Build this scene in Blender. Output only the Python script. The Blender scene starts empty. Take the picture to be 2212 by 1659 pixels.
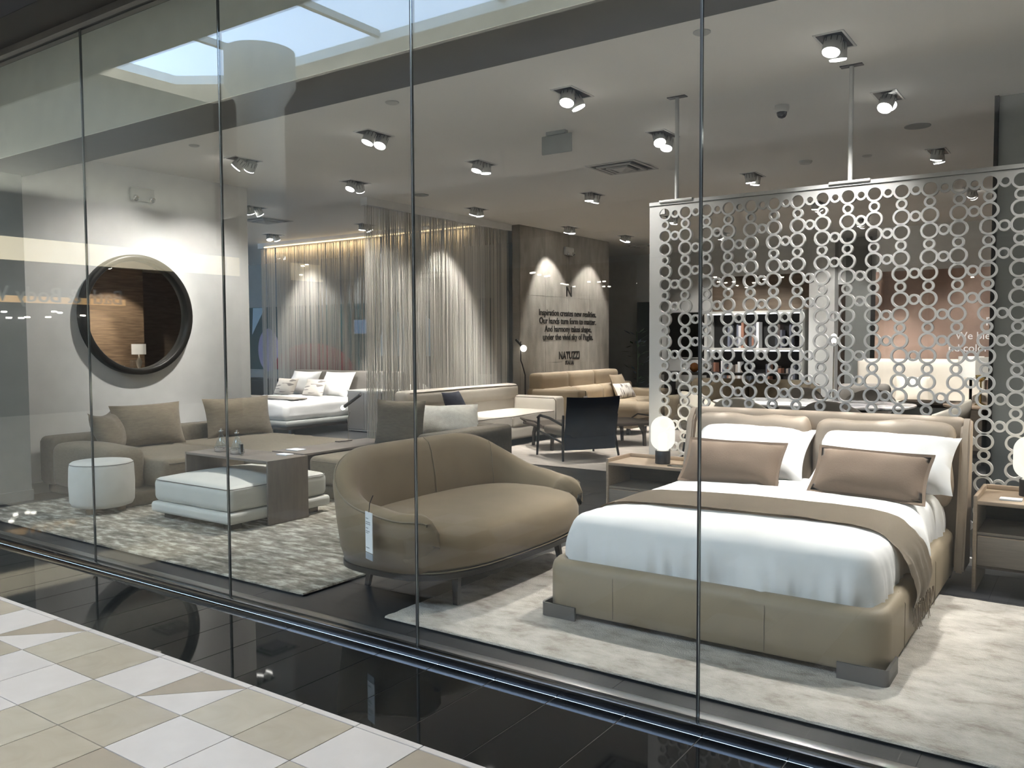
import bpy, bmesh, math, random
from mathutils import Vector, Matrix, noise

random.seed(7)
SC = bpy.context.scene
COL = SC.collection
PI = math.pi
CEIL = 3.413          # store ceiling height
GY = 3.04             # glass plane

# ------------------------------------------------------------------ camera, sky, exposure
cam_d = bpy.data.cameras.new('camera'); cam = bpy.data.objects.new('camera', cam_d); COL.objects.link(cam)
cam_d.sensor_width = 36.0; cam_d.lens = 36.0 * 1829.4 / 2212.0; cam_d.clip_end = 200; cam_d.clip_start = .05
yaw, pit, rol = math.radians(-34.8377), math.radians(-2.8794), math.radians(-0.2844)
fw = Vector((math.sin(yaw) * math.cos(pit), math.cos(yaw) * math.cos(pit), math.sin(pit)))
rt = Vector((math.cos(yaw), -math.sin(yaw), 0)); up = rt.cross(fw)
r2 = rt * math.cos(rol) + up * math.sin(rol); u2 = -rt * math.sin(rol) + up * math.cos(rol)
mw = Matrix((r2, u2, -fw)).transposed().to_4x4(); mw.translation = (0, 0, 1.5)
cam.matrix_world = mw
SC.camera = cam
world = bpy.data.worlds.new('sky'); SC.world = world; world.use_nodes = True
bg = world.node_tree.nodes['Background']; bg.inputs[0].default_value = (.45, .62, .86, 1); bg.inputs[1].default_value = 12.0
SC.view_settings.view_transform = 'Standard'; SC.view_settings.look = 'None'
SC.view_settings.exposure = 0.12; SC.view_settings.gamma = 1.0; SC.view_settings.use_curve_mapping = False
SPOT_K = 2.2          # power of the store's spotlights
MALL_K = 2.2          # power of the added concourse uplights


def area(name, loc, size, power, col, rot=(0, 0, 0), parent=None, portal=False):
    d = bpy.data.lights.new(name, 'AREA'); d.shape = 'RECTANGLE'; d.size, d.size_y = size; d.energy = power; d.color = col
    if portal: d.cycles.is_portal = True
    o = bpy.data.objects.new(name, d); COL.objects.link(o); o.location = loc; o.rotation_euler = rot; o.parent = parent
    return o


# daylight through the concourse skylight; unseen uplights added to brighten the concourse ceiling
area('skylight_portal', (-9.8, -5.05, 7.6), (15.6, 3.2), 1, (1, 1, 1), portal=True)
area('added_uplight', (-9, 2.2, 4.35), (17, .25), 550 * MALL_K, (1, .98, .92), (PI, 0, 0))
area('added_uplight', (-5, -7.1, 4.6), (24, .25), 550 * MALL_K, (1, .98, .92), (PI, 0, 0))
area('added_pendant_uplight', (-10, -1.0, 5.86), (14, .2), 450 * MALL_K, (1, .98, .90), (PI, 0, 0))  # added lamp, brightens the part of the ceiling nearer the glass
area('added_uplight', (-18.1, -4, 4.6), (.25, 12), 420 * MALL_K, (1, .95, .82), (PI, 0, 0))


# ------------------------------------------------------------------ materials
MATS = {}


def mat(name, c, r=.6, m=0., c2=None, sc=6., st=(1, 1, 1), det=5, lo=.35, hi=.65, c3=None, bump=0., bsc=60., bst=(1, 1, 1), spec=.5,
        coat=0., sheen=0., emit=None, es=0., dist=0., rgh=.5, alpha=None, rot=(0, 0, 0), aniso=0.):
    M = bpy.data.materials.new(name); M.use_nodes = True; MATS[name] = M
    N = M.node_tree.nodes; L = M.node_tree.links; b = N['Principled BSDF']
    b.inputs['Base Color'].default_value = (*c, 1); b.inputs['Roughness'].default_value = r; b.inputs['Metallic'].default_value = m
    b.inputs['Specular IOR Level'].default_value = spec; b.inputs['Coat Weight'].default_value = coat
    if sheen: b.inputs['Sheen Weight'].default_value = sheen; b.inputs['Sheen Roughness'].default_value = .4
    if emit: b.inputs['Emission Color'].default_value = (*emit, 1); b.inputs['Emission Strength'].default_value = es
    tc = N.new('ShaderNodeTexCoord'); mp = N.new('ShaderNodeMapping'); L.new(tc.outputs['Object'], mp.inputs[0])
    mp.inputs['Scale'].default_value = st; mp.inputs['Rotation'].default_value = rot
    nz = N.new('ShaderNodeTexNoise'); nz.inputs['Scale'].default_value = sc; nz.inputs['Detail'].default_value = det
    nz.inputs['Distortion'].default_value = dist; nz.inputs['Roughness'].default_value = rgh; L.new(mp.outputs[0], nz.inputs[0])
    cr = N.new('ShaderNodeValToRGB'); L.new(nz.outputs[0], cr.inputs[0])
    e = cr.color_ramp.elements; e[0].position = lo; e[1].position = hi
    if c2 is None: c2 = tuple(x * .94 for x in c)
    e[0].color = (*c2, 1); e[1].color = (*c, 1)
    if c3: k = e.new((lo + hi) / 2); k.color = (*c3, 1)
    L.new(cr.outputs[0], b.inputs['Base Color'])
    if bump:
        m2 = N.new('ShaderNodeMapping'); m2.inputs['Scale'].default_value = bst; L.new(tc.outputs['Object'], m2.inputs[0])
        n2 = N.new('ShaderNodeTexNoise'); n2.inputs['Scale'].default_value = bsc; n2.inputs['Detail'].default_value = 3; L.new(m2.outputs[0], n2.inputs[0])
        bp = N.new('ShaderNodeBump'); bp.inputs['Strength'].default_value = bump; bp.inputs['Distance'].default_value = .01
        L.new(n2.outputs[0], bp.inputs['Height']); L.new(bp.outputs[0], b.inputs['Normal'])
    return M


def glass_mat(name, tint, base=.033, rough=0.0):
    M = bpy.data.materials.new(name); M.use_nodes = True; N = M.node_tree.nodes; L = M.node_tree.links
    N.remove(N['Principled BSDF']); out = N['Material Output']
    g = N.new('ShaderNodeNewGeometry'); dt = N.new('ShaderNodeVectorMath'); dt.operation = 'DOT_PRODUCT'
    L.new(g.outputs['Incoming'], dt.inputs[0]); L.new(g.outputs['Normal'], dt.inputs[1])
    ab = N.new('ShaderNodeMath'); ab.operation = 'ABSOLUTE'; L.new(dt.outputs['Value'], ab.inputs[0])
    om = N.new('ShaderNodeMath'); om.operation = 'SUBTRACT'; om.inputs[0].default_value = 1; L.new(ab.outputs[0], om.inputs[1])
    pw = N.new('ShaderNodeMath'); pw.operation = 'POWER'; L.new(om.outputs[0], pw.inputs[0]); pw.inputs[1].default_value = 5
    ml = N.new('ShaderNodeMath'); ml.operation = 'MULTIPLY_ADD'; L.new(pw.outputs[0], ml.inputs[0]); ml.inputs[1].default_value = 1 - base; ml.inputs[2].default_value = base
    t = N.new('ShaderNodeBsdfTransparent'); t.inputs[0].default_value = (*tint, 1)
    gl = N.new('ShaderNodeBsdfGlossy'); gl.inputs['Roughness'].default_value = rough; gl.inputs[0].default_value = (1, 1, 1, 1)
    mx = N.new('ShaderNodeMixShader'); L.new(ml.outputs[0], mx.inputs[0]); L.new(t.outputs[0], mx.inputs[1]); L.new(gl.outputs[0], mx.inputs[2])
    L.new(mx.outputs[0], out.inputs[0]); MATS[name] = M
    return M


def emis(name, c, s):
    M = bpy.data.materials.new(name); M.use_nodes = True; N = M.node_tree.nodes; b = N['Principled BSDF']
    b.inputs['Base Color'].default_value = (*c, 1); b.inputs['Emission Color'].default_value = (*c, 1); b.inputs['Emission Strength'].default_value = s; b.inputs['Roughness'].default_value = .4
    MATS[name] = M
    return M


mat('wall_white', (.78, .78, .77), .85, bump=.05, bsc=200)
mat('wall_grey', (0.287, 0.299, 0.293), .8)
mat('ceiling', (.88, .86, .825), .9, c2=(.86, .84, .805), sc=2)
mat('soffit', (.11, .11, .105), .8)
mat('fascia', (.88, .90, .83), .6)
mat('black', (.012, .012, .013), .45)
mat('header_dark', (.007, .006, .005), .6)
mat('header_blue', (.006, .008, .018), .6)
mat('metal', (.50, .50, .50), .3, 1., bump=.02, bsc=300, st=(1, 40, 1))
mat('dark_metal', (0.025, 0.025, 0.026), .4, .6)
mat('grey_metal', (.16, .155, .15), .45, .5)
mat('chrome', (.8, .8, .8), .1, 1.)
mat('edge_glass', (.30, .33, .33), .12, .6)
mat('metal_front', (.20, .21, .23), .18, 1.)
mat('silver_trim', (.7, .7, .69), .4, .2)
mat('floor_dark', (.032, .033, .036), .38, c2=(.022, .023, .025), sc=3, st=(1, 8, 1), bump=.05, bsc=40, bst=(1, 10, 1))
mat('floor_joint', (.012, .012, .013), .7)
mat('tile_black', (.005, .0055, .006), .03, spec=.42)
mat('joint_grey', (.16, .15, .14), .7)
mat('joint_brown', (.035, .028, .022), .8)
mat('tile_white', (.61, .56, .535), .22, c2=(.57, .52, .495), sc=5, spec=.4)
mat('tile_beige', (.42, .372, .312), .2, c2=(.375, .33, .272), sc=4, dist=1.5, spec=.4)
mat('tile_tan', (.385, .335, .275), .2, c2=(.335, .288, .232), sc=4, dist=1.5, spec=.4)
mat('tile_brown', (0.302, 0.252, 0.202), .2, c2=(0.277, 0.231, 0.181), sc=5, spec=.4)
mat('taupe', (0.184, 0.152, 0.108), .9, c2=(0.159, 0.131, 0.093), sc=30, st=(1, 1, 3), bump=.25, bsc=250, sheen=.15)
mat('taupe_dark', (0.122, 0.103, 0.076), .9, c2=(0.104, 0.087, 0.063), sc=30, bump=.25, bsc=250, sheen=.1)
mat('taupe_cush', (0.184, 0.153, 0.110), .92, c2=(0.153, 0.127, 0.092), sc=14, st=(1, 1, 4), bump=.3, bsc=180, sheen=.15)
mat('velvet_tan', (0.197, 0.148, 0.090), .85, c2=(0.172, 0.128, 0.076), sc=3, bump=.06, bsc=200, sheen=.12)
mat('piping', (.11, .09, .065), .6)
mat('seam_tan', (.19, .155, .105), .8)
mat('seam_bed', (.23, .19, .14), .6)
mat('leather_white', (0.568, 0.572, 0.542), .5, c2=(0.533, 0.542, 0.516), sc=5, bump=.1, bsc=120)
mat('boucle_white', (0.612, 0.612, 0.585), .85, c2=(0.567, 0.567, 0.540), sc=8, bump=.2, bsc=220)
mat('seam_dark', (.16, .15, .14), .7)
mat('bronze_table', (.14, .115, .095), .45, c2=(.115, .095, .08), sc=5, st=(1, 6, 1), bump=.03, bsc=100)
mat('table_top', (.17, .145, .13), .38, c2=(.15, .13, .115), sc=4)
mat('bed_leather', (.285, .232, .162), .55, c2=(.265, .215, .15), sc=4, bump=.05, bsc=160)
mat('bed_leather_hb', (.40, .325, .255), .5, c2=(.37, .30, .235), sc=4, bump=.06, bsc=60)
mat('sheet', (.82, .82, .82), .75, c2=(.79, .79, .79), sc=6, bump=.06, bsc=25)
mat('throw', (0.295, 0.242, 0.184), .9, c2=(0.271, 0.221, 0.168), sc=60, st=(1, 4, 1), bump=.15, bsc=300, sheen=.1)
mat('pillow_brown', (.155, .107, .074), .8, c2=(.14, .096, .066), sc=6, bump=.1, bsc=120, sheen=.06)
mat('oak', (.34, .26, .19), .45, c2=(.29, .22, .16), sc=6, st=(1, 14, 14), bump=.04, bsc=40, bst=(1, 12, 12))
mat('oak_grey', (.22, .185, .15), .5, c2=(.19, .16, .13), sc=6, st=(1, 14, 14))
mat('walnut', (.05, .035, .027), .4, c2=(.035, .026, .02), sc=6, st=(1, 10, 10))
mat('rug_bed', (.57, .54, .49), .95, c2=(.33, .29, .25), c3=(.48, .45, .405), sc=6, st=(1, 1.7, 1), det=10, rgh=.68, lo=.34, hi=.62, bump=.9, bsc=140, dist=.15, rot=(0, 0, .2))
mat('rug_left', (.57, .55, .49), .95, c2=(.12, .105, .085), c3=(.26, .24, .20), sc=6, st=(1, 2.8, 1), det=9, rgh=.64, lo=.35, hi=.66, bump=.9, bsc=120, dist=.15, rot=(0, 0, .15))
mat('rug_far', (0.528, 0.480, 0.432), .95, c2=(0.440, 0.392, 0.344), sc=4, st=(1, 4, 1), bump=.4, bsc=90)
mat('rug_edge', (.09, .085, .08), .95)
mat('screen_white', (.50, .50, .497), .5, c2=(.48, .48, .477))
mat('sofa_cream', (.66, .61, .54), .6, c2=(.62, .57, .50), sc=4, bump=.06, bsc=100)
mat('sofa_beige', (.36, .285, .20), .75, c2=(.33, .26, .18), sc=5, bump=.08, bsc=140, sheen=.1)
mat('blue_leather', (.008, .021, .048), .45, c2=(.006, .017, .04), bump=.05, bsc=90)
mat('blue_cush', (.03, .035, .055), .8, bump=.1, bsc=200)
mat('grey_cush', (.33, .32, .29), .9, c2=(.28, .27, .25), sc=20, bump=.3, bsc=160)
mat('concrete', (.30, .275, .245), .75, c2=(.20, .185, .165), sc=2.5, st=(1, 3, 1.2), det=9, lo=.3, hi=.7, bump=.3, bsc=25, bst=(1, 1.2, 3))
mat('print_black', (.012, .011, .01), .5)
mat('print_white', (.8, .8, .8), .5)
mat('curtain', (0.702, 0.670, 0.612), .8, c2=(0.594, 0.562, 0.504), sc=3, st=(9, 9, .2))
mat('mirror', (.86, .84, .80), .01, 1.)
mat('frame_black', (.02, .019, .017), .35, .3)
mat('brown_wall', (.30, .20, .12), .55, c2=(.13, .085, .05), sc=3.2, st=(1, .7, 9), det=9, lo=.3, hi=.72)
mat('wood_wall', (.17, .125, .09), .6, c2=(.12, .09, .065), sc=3, st=(1, 1, 6), det=6)
mat('cloud_wall', (.50, .36, .29), .6, c2=(.17, .11, .085), c3=(.27, .18, .14), sc=1.3, det=8, lo=.3, hi=.72, dist=.6)
mat('teal', (.006, .05, .055), .6)
mat('lavender', (.36, .32, .48), .7)
mat('mural_red', (.26, .05, .055), .7)
mat('mural_blue', (.35, .5, .6), .7)
mat('marble', (.80, .80, .80), .15, c2=(.25, .25, .27), sc=2.2, det=9, lo=.36, hi=.46, dist=2.2)
mat('chair_cream', (.62, .58, .50), .7)
mat('chair_grey', (.27, .25, .23), .8, bump=.1, bsc=160)
mat('shade_white', (.8, .78, .74), .8, emit=(1, .93, .82), es=.35)
mat('gold', (.75, .55, .22), .25, 1.)
mat('amber', (.35, .13, .03), .1, spec=.8)
mat('paper', (.80, .82, .84), .7)
mat('print_grey', (.30, .33, .36), .7)
mat('plastic_white', (.52, .52, .50), .45)
mat('vent_white', (.55, .545, .53), .5)
mat('dome_black', (.01, .01, .012), .1)
mat('exit_grey', (.36, .38, .37), .4)
mat('mall_ceiling', (.80, .80, .74), .8)
mat('mall_wall', (.42, .43, .41), .7)
mat('mall_grey', (.07, .075, .072), .7)
mat('mall_dark', (.02, .02, .021), .5)
mat('mall_column', (0.446, 0.446, 0.409), .6)
mat('leaf_green', (.05, .10, .04), .6)
mat('steel_blue', (.20, .27, .36), .35)
mat('plaid', (.66, .61, .56), .9, c2=(.12, .10, .095), sc=7, st=(5, 1, 1), det=1, lo=.36, hi=.44)
mat('stripe_cush', (.62, .58, .53), .9, c2=(.22, .20, .19), sc=5, st=(1, 1, 5), det=1, lo=.36, hi=.42)
for i, c in enumerate(((.05, .055, .07), (.25, .12, .08), (.5, .5, .52), (.12, .13, .17), (.32, .28, .25), (.62, .62, .63), (.08, .06, .055))): mat('book_%d' % i, c, .6)
glass_mat('shop_glass', (.975, .986, .98))
glass_mat('clear_glass', (.93, .96, .97), .06)
glass_mat('smoke_glass', (.6, .62, .62), .06)
emis('lens', (1, .97, .92), 14)
emis('lens_side', (1, .97, .92), 2.2)
emis('lamp_globe', (1, .95, .80), 1.35)
emis('lamp_core', (1, .9, .7), .55)
emis('bulb', (1, .93, .8), 16)
emis('led_warm', (1, .74, .42), 2.5)
emis('cove_cream', (1, .86, .60), 1.9)
emis('sign_warm', (1, .62, .28), 1.1)
emis('sign_white', (.85, .92, 1), 2.2)
emis('shelf_light', (.92, .95, 1), 2.0)
emis('screen_blue', (.35, .55, 1), 1.6)
emis('dot_light', (1, .95, .85), 26)


# ------------------------------------------------------------------ mesh helpers
def tag(o, label=None, cat=None, group=None, kind=None):
    if label: o['label'] = label
    if cat: o['category'] = cat
    if group: o['group'] = group
    if kind: o['kind'] = kind
    return o


def thing(name, label, cat, loc=(0, 0, 0), rz=0., group=None):
    o = bpy.data.objects.new(name, None); COL.objects.link(o); o.location = loc; o.rotation_euler = (0, 0, rz); o.empty_display_size = .1
    return tag(o, label, cat, group)


def link(name, me, parent=None, loc=(0, 0, 0), rot=(0, 0, 0)):
    o = bpy.data.objects.new(name, me); COL.objects.link(o); o.parent = parent; o.location = loc; o.rotation_euler = rot
    return o


def fin(name, bm, m, parent=None, loc=(0, 0, 0), rot=(0, 0, 0), smooth=False, auto=None):
    bmesh.ops.recalc_face_normals(bm, faces=bm.faces[:])
    me = bpy.data.meshes.new(name); bm.to_mesh(me); bm.free(); me.materials.append(MATS[m])
    if smooth:
        for p in me.polygons: p.use_smooth = True
        me.set_sharp_from_angle(angle=math.radians(auto or 50))
    return link(name, me, parent, loc, rot)


def nb(): return bmesh.new()


def bx(bm, x0, y0, z0, x1, y1, z1, bev=0., seg=2):
    vs = [bm.verts.new(p) for p in ((x0, y0, z0), (x1, y0, z0), (x1, y1, z0), (x0, y1, z0), (x0, y0, z1), (x1, y0, z1), (x1, y1, z1), (x0, y1, z1))]
    fs = [bm.faces.new([vs[i] for i in q]) for q in ((0, 3, 2, 1), (4, 5, 6, 7), (0, 1, 5, 4), (1, 2, 6, 5), (2, 3, 7, 6), (3, 0, 4, 7))]
    if bev:
        es = list({e for f in fs for e in f.edges})
        bmesh.ops.bevel(bm, geom=es, offset=bev, segments=seg, profile=.5, affect='EDGES')
    return bm


def box(name, m, parent, x0, y0, z0, x1, y1, z1, bev=0., seg=2, **k):
    bm = bx(nb(), x0, y0, z0, x1, y1, z1, bev, seg)
    return fin(name, bm, m, parent, smooth=bev > 0, **k)


def rpad(bm, c, h, r, n=10, dome=0., wr=0., wf=5., seed=0., flare=0., nz=None):
    """a rounded, domed, slightly wrinkled upholstery block: centre c, half sizes h, edge radius r"""
    c = Vector(c); r = min(r, *h)
    ns = (n, n, nz or max(4, n // 2))
    grid = {}

    def key(i, j, k): return (i, j, k)

    def vert(i, j, k):
        q = (i, j, k)
        if q in grid: return grid[q]
        p = Vector((0, 0, 0))
        for a, v in enumerate(q):
            t = 2 * v / ns[a] - 1
            inner = h[a] - r
            # put more samples in the rounded rims
            s = abs(t); e = .62
            val = (s / e) * inner if s < e else inner + (s - e) / (1 - e) * r
            p[a] = math.copysign(min(val, h[a]), t) if s else 0
        inn = Vector([max(-(h[a] - r), min(h[a] - r, p[a])) for a in range(3)])
        d = p - inn
        if d.length > 1e-6: p = inn + d.normalized() * r
        if dome and p.z > 0:
            p.z += dome * max(0, 1 - (p.x / h[0]) ** 2) * max(0, 1 - (p.y / h[1]) ** 2) * (p.z / h[2])
        if flare: 
            f = 1 + flare * (.5 - .5 * p.z / h[2]); p.x *= f; p.y *= f
        if wr:
            v = noise.noise_vector((p + c) * wf + Vector((seed, seed * .7, 0))); p += v * wr
        grid[q] = bm.verts.new(p + c)
        return grid[q]
    nx, ny, nz_ = ns
    for i in range(nx):
        for j in range(ny):
            for k in (0, nz_): bm.faces.new([vert(i, j, k), vert(i + 1, j, k), vert(i + 1, j + 1, k), vert(i, j + 1, k)])
    for i in range(nx):
        for k in range(nz_):
            for j in (0, ny): bm.faces.new([vert(i, j, k), vert(i + 1, j, k), vert(i + 1, j, k + 1), vert(i, j, k + 1)])
    for j in range(ny):
        for k in range(nz_):
            for i in (0, nx): bm.faces.new([vert(i, j, k), vert(i, j + 1, k), vert(i, j + 1, k + 1), vert(i, j, k + 1)])
    return bm


def pad(name, m, parent, x0, y0, z0, x1, y1, z1, r=.05, n=12, dome=0., wr=0., wf=5., seed=0., loc=(0, 0, 0), rot=(0, 0, 0), flare=0.):
    bm = rpad(nb(), ((x0 + x1) / 2, (y0 + y1) / 2, (z0 + z1) / 2), ((x1 - x0) / 2, (y1 - y0) / 2, (z1 - z0) / 2), r, n, dome, wr, wf, seed, flare)
    return fin(name, bm, m, parent, loc, rot, smooth=True, auto=70)


def frame_to(d):
    d = Vector(d).normalized(); a = Vector((0, 0, 1)) if abs(d.z) < .95 else Vector((1, 0, 0))
    x = d.cross(a).normalized(); return x, d.cross(x).normalized()


def tube(bm, pts, r, n=8, cap=True):
    pts = [Vector(p) for p in pts]; rings = []
    for i, p in enumerate(pts):
        d = (pts[min(i + 1, len(pts) - 1)] - pts[max(i - 1, 0)]); x, y = frame_to(d)
        if rings and x.dot(px) < 0: x, y = -x, -y
        px = x
        rr = r[i] if isinstance(r, (list, tuple)) else r
        rings.append([bm.verts.new(p + (x * math.cos(2 * PI * k / n) + y * math.sin(2 * PI * k / n)) * rr) for k in range(n)])
    for a, b in zip(rings, rings[1:]):
        # align the start of each ring to the previous one
        for k in range(n): bm.faces.new([a[k], a[(k + 1) % n], b[(k + 1) % n], b[k]])
    if cap: bm.faces.new(rings[0][::-1]); bm.faces.new(rings[-1])
    return bm


def lathe(bm, prof, n=24, c=(0, 0, 0), cap=True):
    c = Vector(c); rings = []
    for r, z in prof: rings.append([bm.verts.new(c + Vector((r * math.cos(2 * PI * k / n), r * math.sin(2 * PI * k / n), z))) for k in range(n)])
    for a, b in zip(rings, rings[1:]):
        for k in range(n): bm.faces.new([a[k], a[(k + 1) % n], b[(k + 1) % n], b[k]])
    if cap: bm.faces.new(rings[0][::-1]); bm.faces.new(rings[-1])
    return bm


def prism(bm, pts, z0, z1, mp=lambda u, v, w: (u, v, w)):
    a = [bm.verts.new(mp(u, v, z0)) for u, v in pts]; b = [bm.verts.new(mp(u, v, z1)) for u, v in pts]
    bm.faces.new(a[::-1]); bm.faces.new(b); n = len(pts)
    for k in range(n): bm.faces.new([a[k], a[(k + 1) % n], b[(k + 1) % n], b[k]])
    return bm


def sup(hx, hy, e, n=40):
    out = []
    for k in range(n):
        t = 2 * PI * k / n; c, s = math.cos(t), math.sin(t)
        out.append((hx * math.copysign(abs(c) ** (2 / e), c), hy * math.copysign(abs(s) ** (2 / e), s)))
    return out


def loft(bm, rings, cap=True, closed=True):
    vs = [[bm.verts.new(p) for p in r] for r in rings]
    for a, b in zip(vs, vs[1:]):
        n = len(a)
        for k in range(n if closed else n - 1): bm.faces.new([a[k], a[(k + 1) % n], b[(k + 1) % n], b[k]])
    if cap: bm.faces.new(vs[0][::-1]); bm.faces.new(vs[-1])
    return bm


def pillow_bm(w, h, t, n=18, pinch=.06, seed=0., wr=.008, flange=0., sag=0.):
    """a stuffed cushion standing in the XZ plane (width w, height h, thickness t), base at z = 0"""
    bm = nb(); F = []; Bk = []
    for s, G in ((1, F), (-1, Bk)):
        for i in range(n + 1):
            row = []
            for j in range(n + 1):
                u, v = 2 * i / n - 1, 2 * j / n - 1
                pu = 1 - pinch * (1 - v * v) * abs(u); pv = 1 - pinch * (1 - u * u) * abs(v)
                th = (max(0, 1 - abs(u) ** 2.6) * max(0, 1 - abs(v) ** 2.6)) ** .62
                x, z = u * w / 2 * pu, h / 2 + v * h / 2 * pv
                nn = noise.noise_vector(Vector((x * 7 + seed, z * 7, s * 3 + seed)))
                edge = min(1, 3 * (1 - max(abs(u), abs(v))))
                z -= sag * (1 - u * u) * max(0, v)
                y = s * (t / 2 * th) + nn.y * wr * edge + noise.noise(Vector((x * 3 + seed, z * 3, 0))) * wr
                row.append((x + nn.x * wr * edge, y, z + nn.z * wr * edge))
            G.append(row)
    vf = [[bm.verts.new(p) for p in r] for r in F]
    vb = [[(vf[i][j] if i in (0, n) or j in (0, n) else bm.verts.new(Bk[i][j])) for j in range(n + 1)] for i in range(n + 1)]
    for G, fl in ((vf, 0), (vb, 1)):
        for i in range(n):
            for j in range(n):
                q = [G[i][j], G[i + 1][j], G[i + 1][j + 1], G[i][j + 1]]
                bm.faces.new(q[::-1] if fl else q)
    if flange:
        idx = [(i, 0) for i in range(n)] + [(n, j) for j in range(n)] + [(i, n) for i in range(n, 0, -1)] + [(0, j) for j in range(n, 0, -1)]
        ring = [vf[i][j] for i, j in idx]; c = Vector((0, 0, h / 2)); out = []
        for (i, j), v in zip(idx, ring):
            d = Vector((0, 0, 0))
            if i == 0: d.x = -1
            if i == n: d.x = 1
            if j == 0: d.z = -1
            if j == n: d.z = 1
            out.append((v, [bm.verts.new(v.co + d * flange + Vector((0, s * .004, 0))) for s in (1, -1)]))
        m = len(out)
        for k in range(m):
            (a, (a1, a2)), (b, (b1, b2)) = out[k], out[(k + 1) % m]
            bm.faces.new([a, b, b1, a1]); bm.faces.new([b, a, a2, b2]); bm.faces.new([a1, b1, b2, a2])
    return bm


def cushion(name, label, cat, m, w, h, t, loc, rz, tilt, group=None, roll=0., **k):
    """rz: direction the front faces (0 faces -y); tilt leans the top backwards"""
    bm = pillow_bm(w, h, t, **k)
    bmesh.ops.transform(bm, matrix=Matrix.Rotation(-tilt, 4, 'X') @ Matrix.Rotation(roll, 4, 'Y'), verts=bm.verts[:])
    o = fin(name, bm, m, None, loc, (0, 0, rz), smooth=True, auto=70)
    return tag(o, label, cat, group)


def text(name, body, size, m, parent, loc, rot, ext=.003, align='CENTER', sx=1., bold=0.):
    cu = bpy.data.curves.new(name, 'FONT'); cu.body = body; cu.size = size; cu.extrude = ext; cu.align_x = align; cu.offset = bold; cu.resolution_u = 3
    t = bpy.data.objects.new(name + '_tmp', cu); COL.objects.link(t)
    bpy.context.view_layer.update()
    me = bpy.data.meshes.new_from_object(t.evaluated_get(bpy.context.evaluated_depsgraph_get()))
    bpy.data.objects.remove(t); bpy.data.curves.remove(cu); me.materials.clear(); me.materials.append(MATS[m]); me.name = name
    o = link(name, me, parent, loc, rot); o.scale = (sx, 1, 1)
    return o


def copy_tree(o, parent=None):
    c = o.copy(); COL.objects.link(c); c.parent = parent
    for ch in o.children: copy_tree(ch, c)
    return c


def struct(o): o['kind'] = 'structure'; return o


def spot(parent, loc, target, power, size=52, blend=.55, col=(1, .955, .905), rad=.035):
    d = bpy.data.lights.new('spot_light', 'SPOT'); d.energy = power * SPOT_K; d.spot_size = math.radians(size); d.spot_blend = blend; d.color = col; d.shadow_soft_size = rad
    o = bpy.data.objects.new('spot_light', d); COL.objects.link(o); o.parent = parent
    v = Vector(target) - (Vector(parent.location) + Vector(loc)); o.location = loc
    o.rotation_euler = v.to_track_quat('-Z', 'Y').to_euler()
    return o


# ------------------------------------------------------------------ the concourse floor
fc = struct(thing('floor_concourse', 'beige and white tiled concourse floor outside the shop window', 'floor'))
TX0, TP, TROWS, TCOLS = -4.317, .3262, 6, range(-5, 15)
RY = [2.303 - .3245 * k for k in range(TROWS + 1)]
xa, xb = TX0 + TP * TCOLS[0], TX0 + TP * (TCOLS[-1] + 1)
bm = nb()
bx(bm, -18.5, -11, -.03, xa, 2.337, 0); bx(bm, xb, -11, -.03, 8, 2.337, 0); bx(bm, xa, -11, -.03, xb, RY[-1], 0)
fin('paving_field', bm, 'tile_beige', fc)
box('mortar_bed', 'joint_brown', fc, xa, RY[-1], -.03, xb, 2.337, -.004)


def slab(bm, pts, z0=-.004, z1=0.): return prism(bm, pts, z0, z1)


def shared(cache, key, fn, m):
    if key not in cache:
        b = fn(); bmesh.ops.recalc_face_normals(b, faces=b.faces[:])
        me = bpy.data.meshes.new(key[0]); b.to_mesh(me); b.free(); me.materials.append(MATS[m]); cache[key] = me
    return cache[key]


CA = {}
g = .0022
PAT = {0: ['tile_beige', 'tile_tan', 'tile_white', 'TRI'], 1: ['tile_white', 'tile_white', 'tile_beige', 'tile_tan'],
       2: ['TRI', 'tile_white', 'tile_beige', 'tile_tan'], 3: ['tile_beige', 'tile_tan', 'tile_white', 'tile_white'],
       4: ['tile_white', 'TRI', 'tile_beige', 'tile_tan'], 5: ['tile_beige', 'tile_white', 'tile_tan', 'tile_white']}
for r in range(TROWS):
    for c in TCOLS:
        x0, y0 = TX0 + c * TP, RY[r + 1]; k = PAT[r][c % 4]; w, h = TP, RY[r] - RY[r + 1]
        q = [(g, g), (w - g, g), (w - g, h - g), (g, h - g)]
        if k == 'TRI':
            for kk, tri, m in (('u', [q[0], (w - g, h - g), (g, h - g)], 'tile_brown'), ('l', [(q[0][0] + .004, g), q[1], (w - g, h - g - .004)], 'tile_white')):
                link('tile', shared(CA, ('tile_half', kk, r == 0), lambda: slab(nb(), tri), m), fc, (x0, y0, 0))
        else:
            link('tile', shared(CA, ('tile', k, r == 0), lambda: slab(nb(), q), k), fc, (x0, y0, 0))
for c in TCOLS:
    link('edge_strip', shared(CA, ('edge_strip', 0), lambda: slab(nb(), [(g, .003), (TP - g, .003), (TP - g, .032), (g, .032)]), 'tile_white'), fc, (TX0 + c * TP, 2.303, 0))
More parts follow.
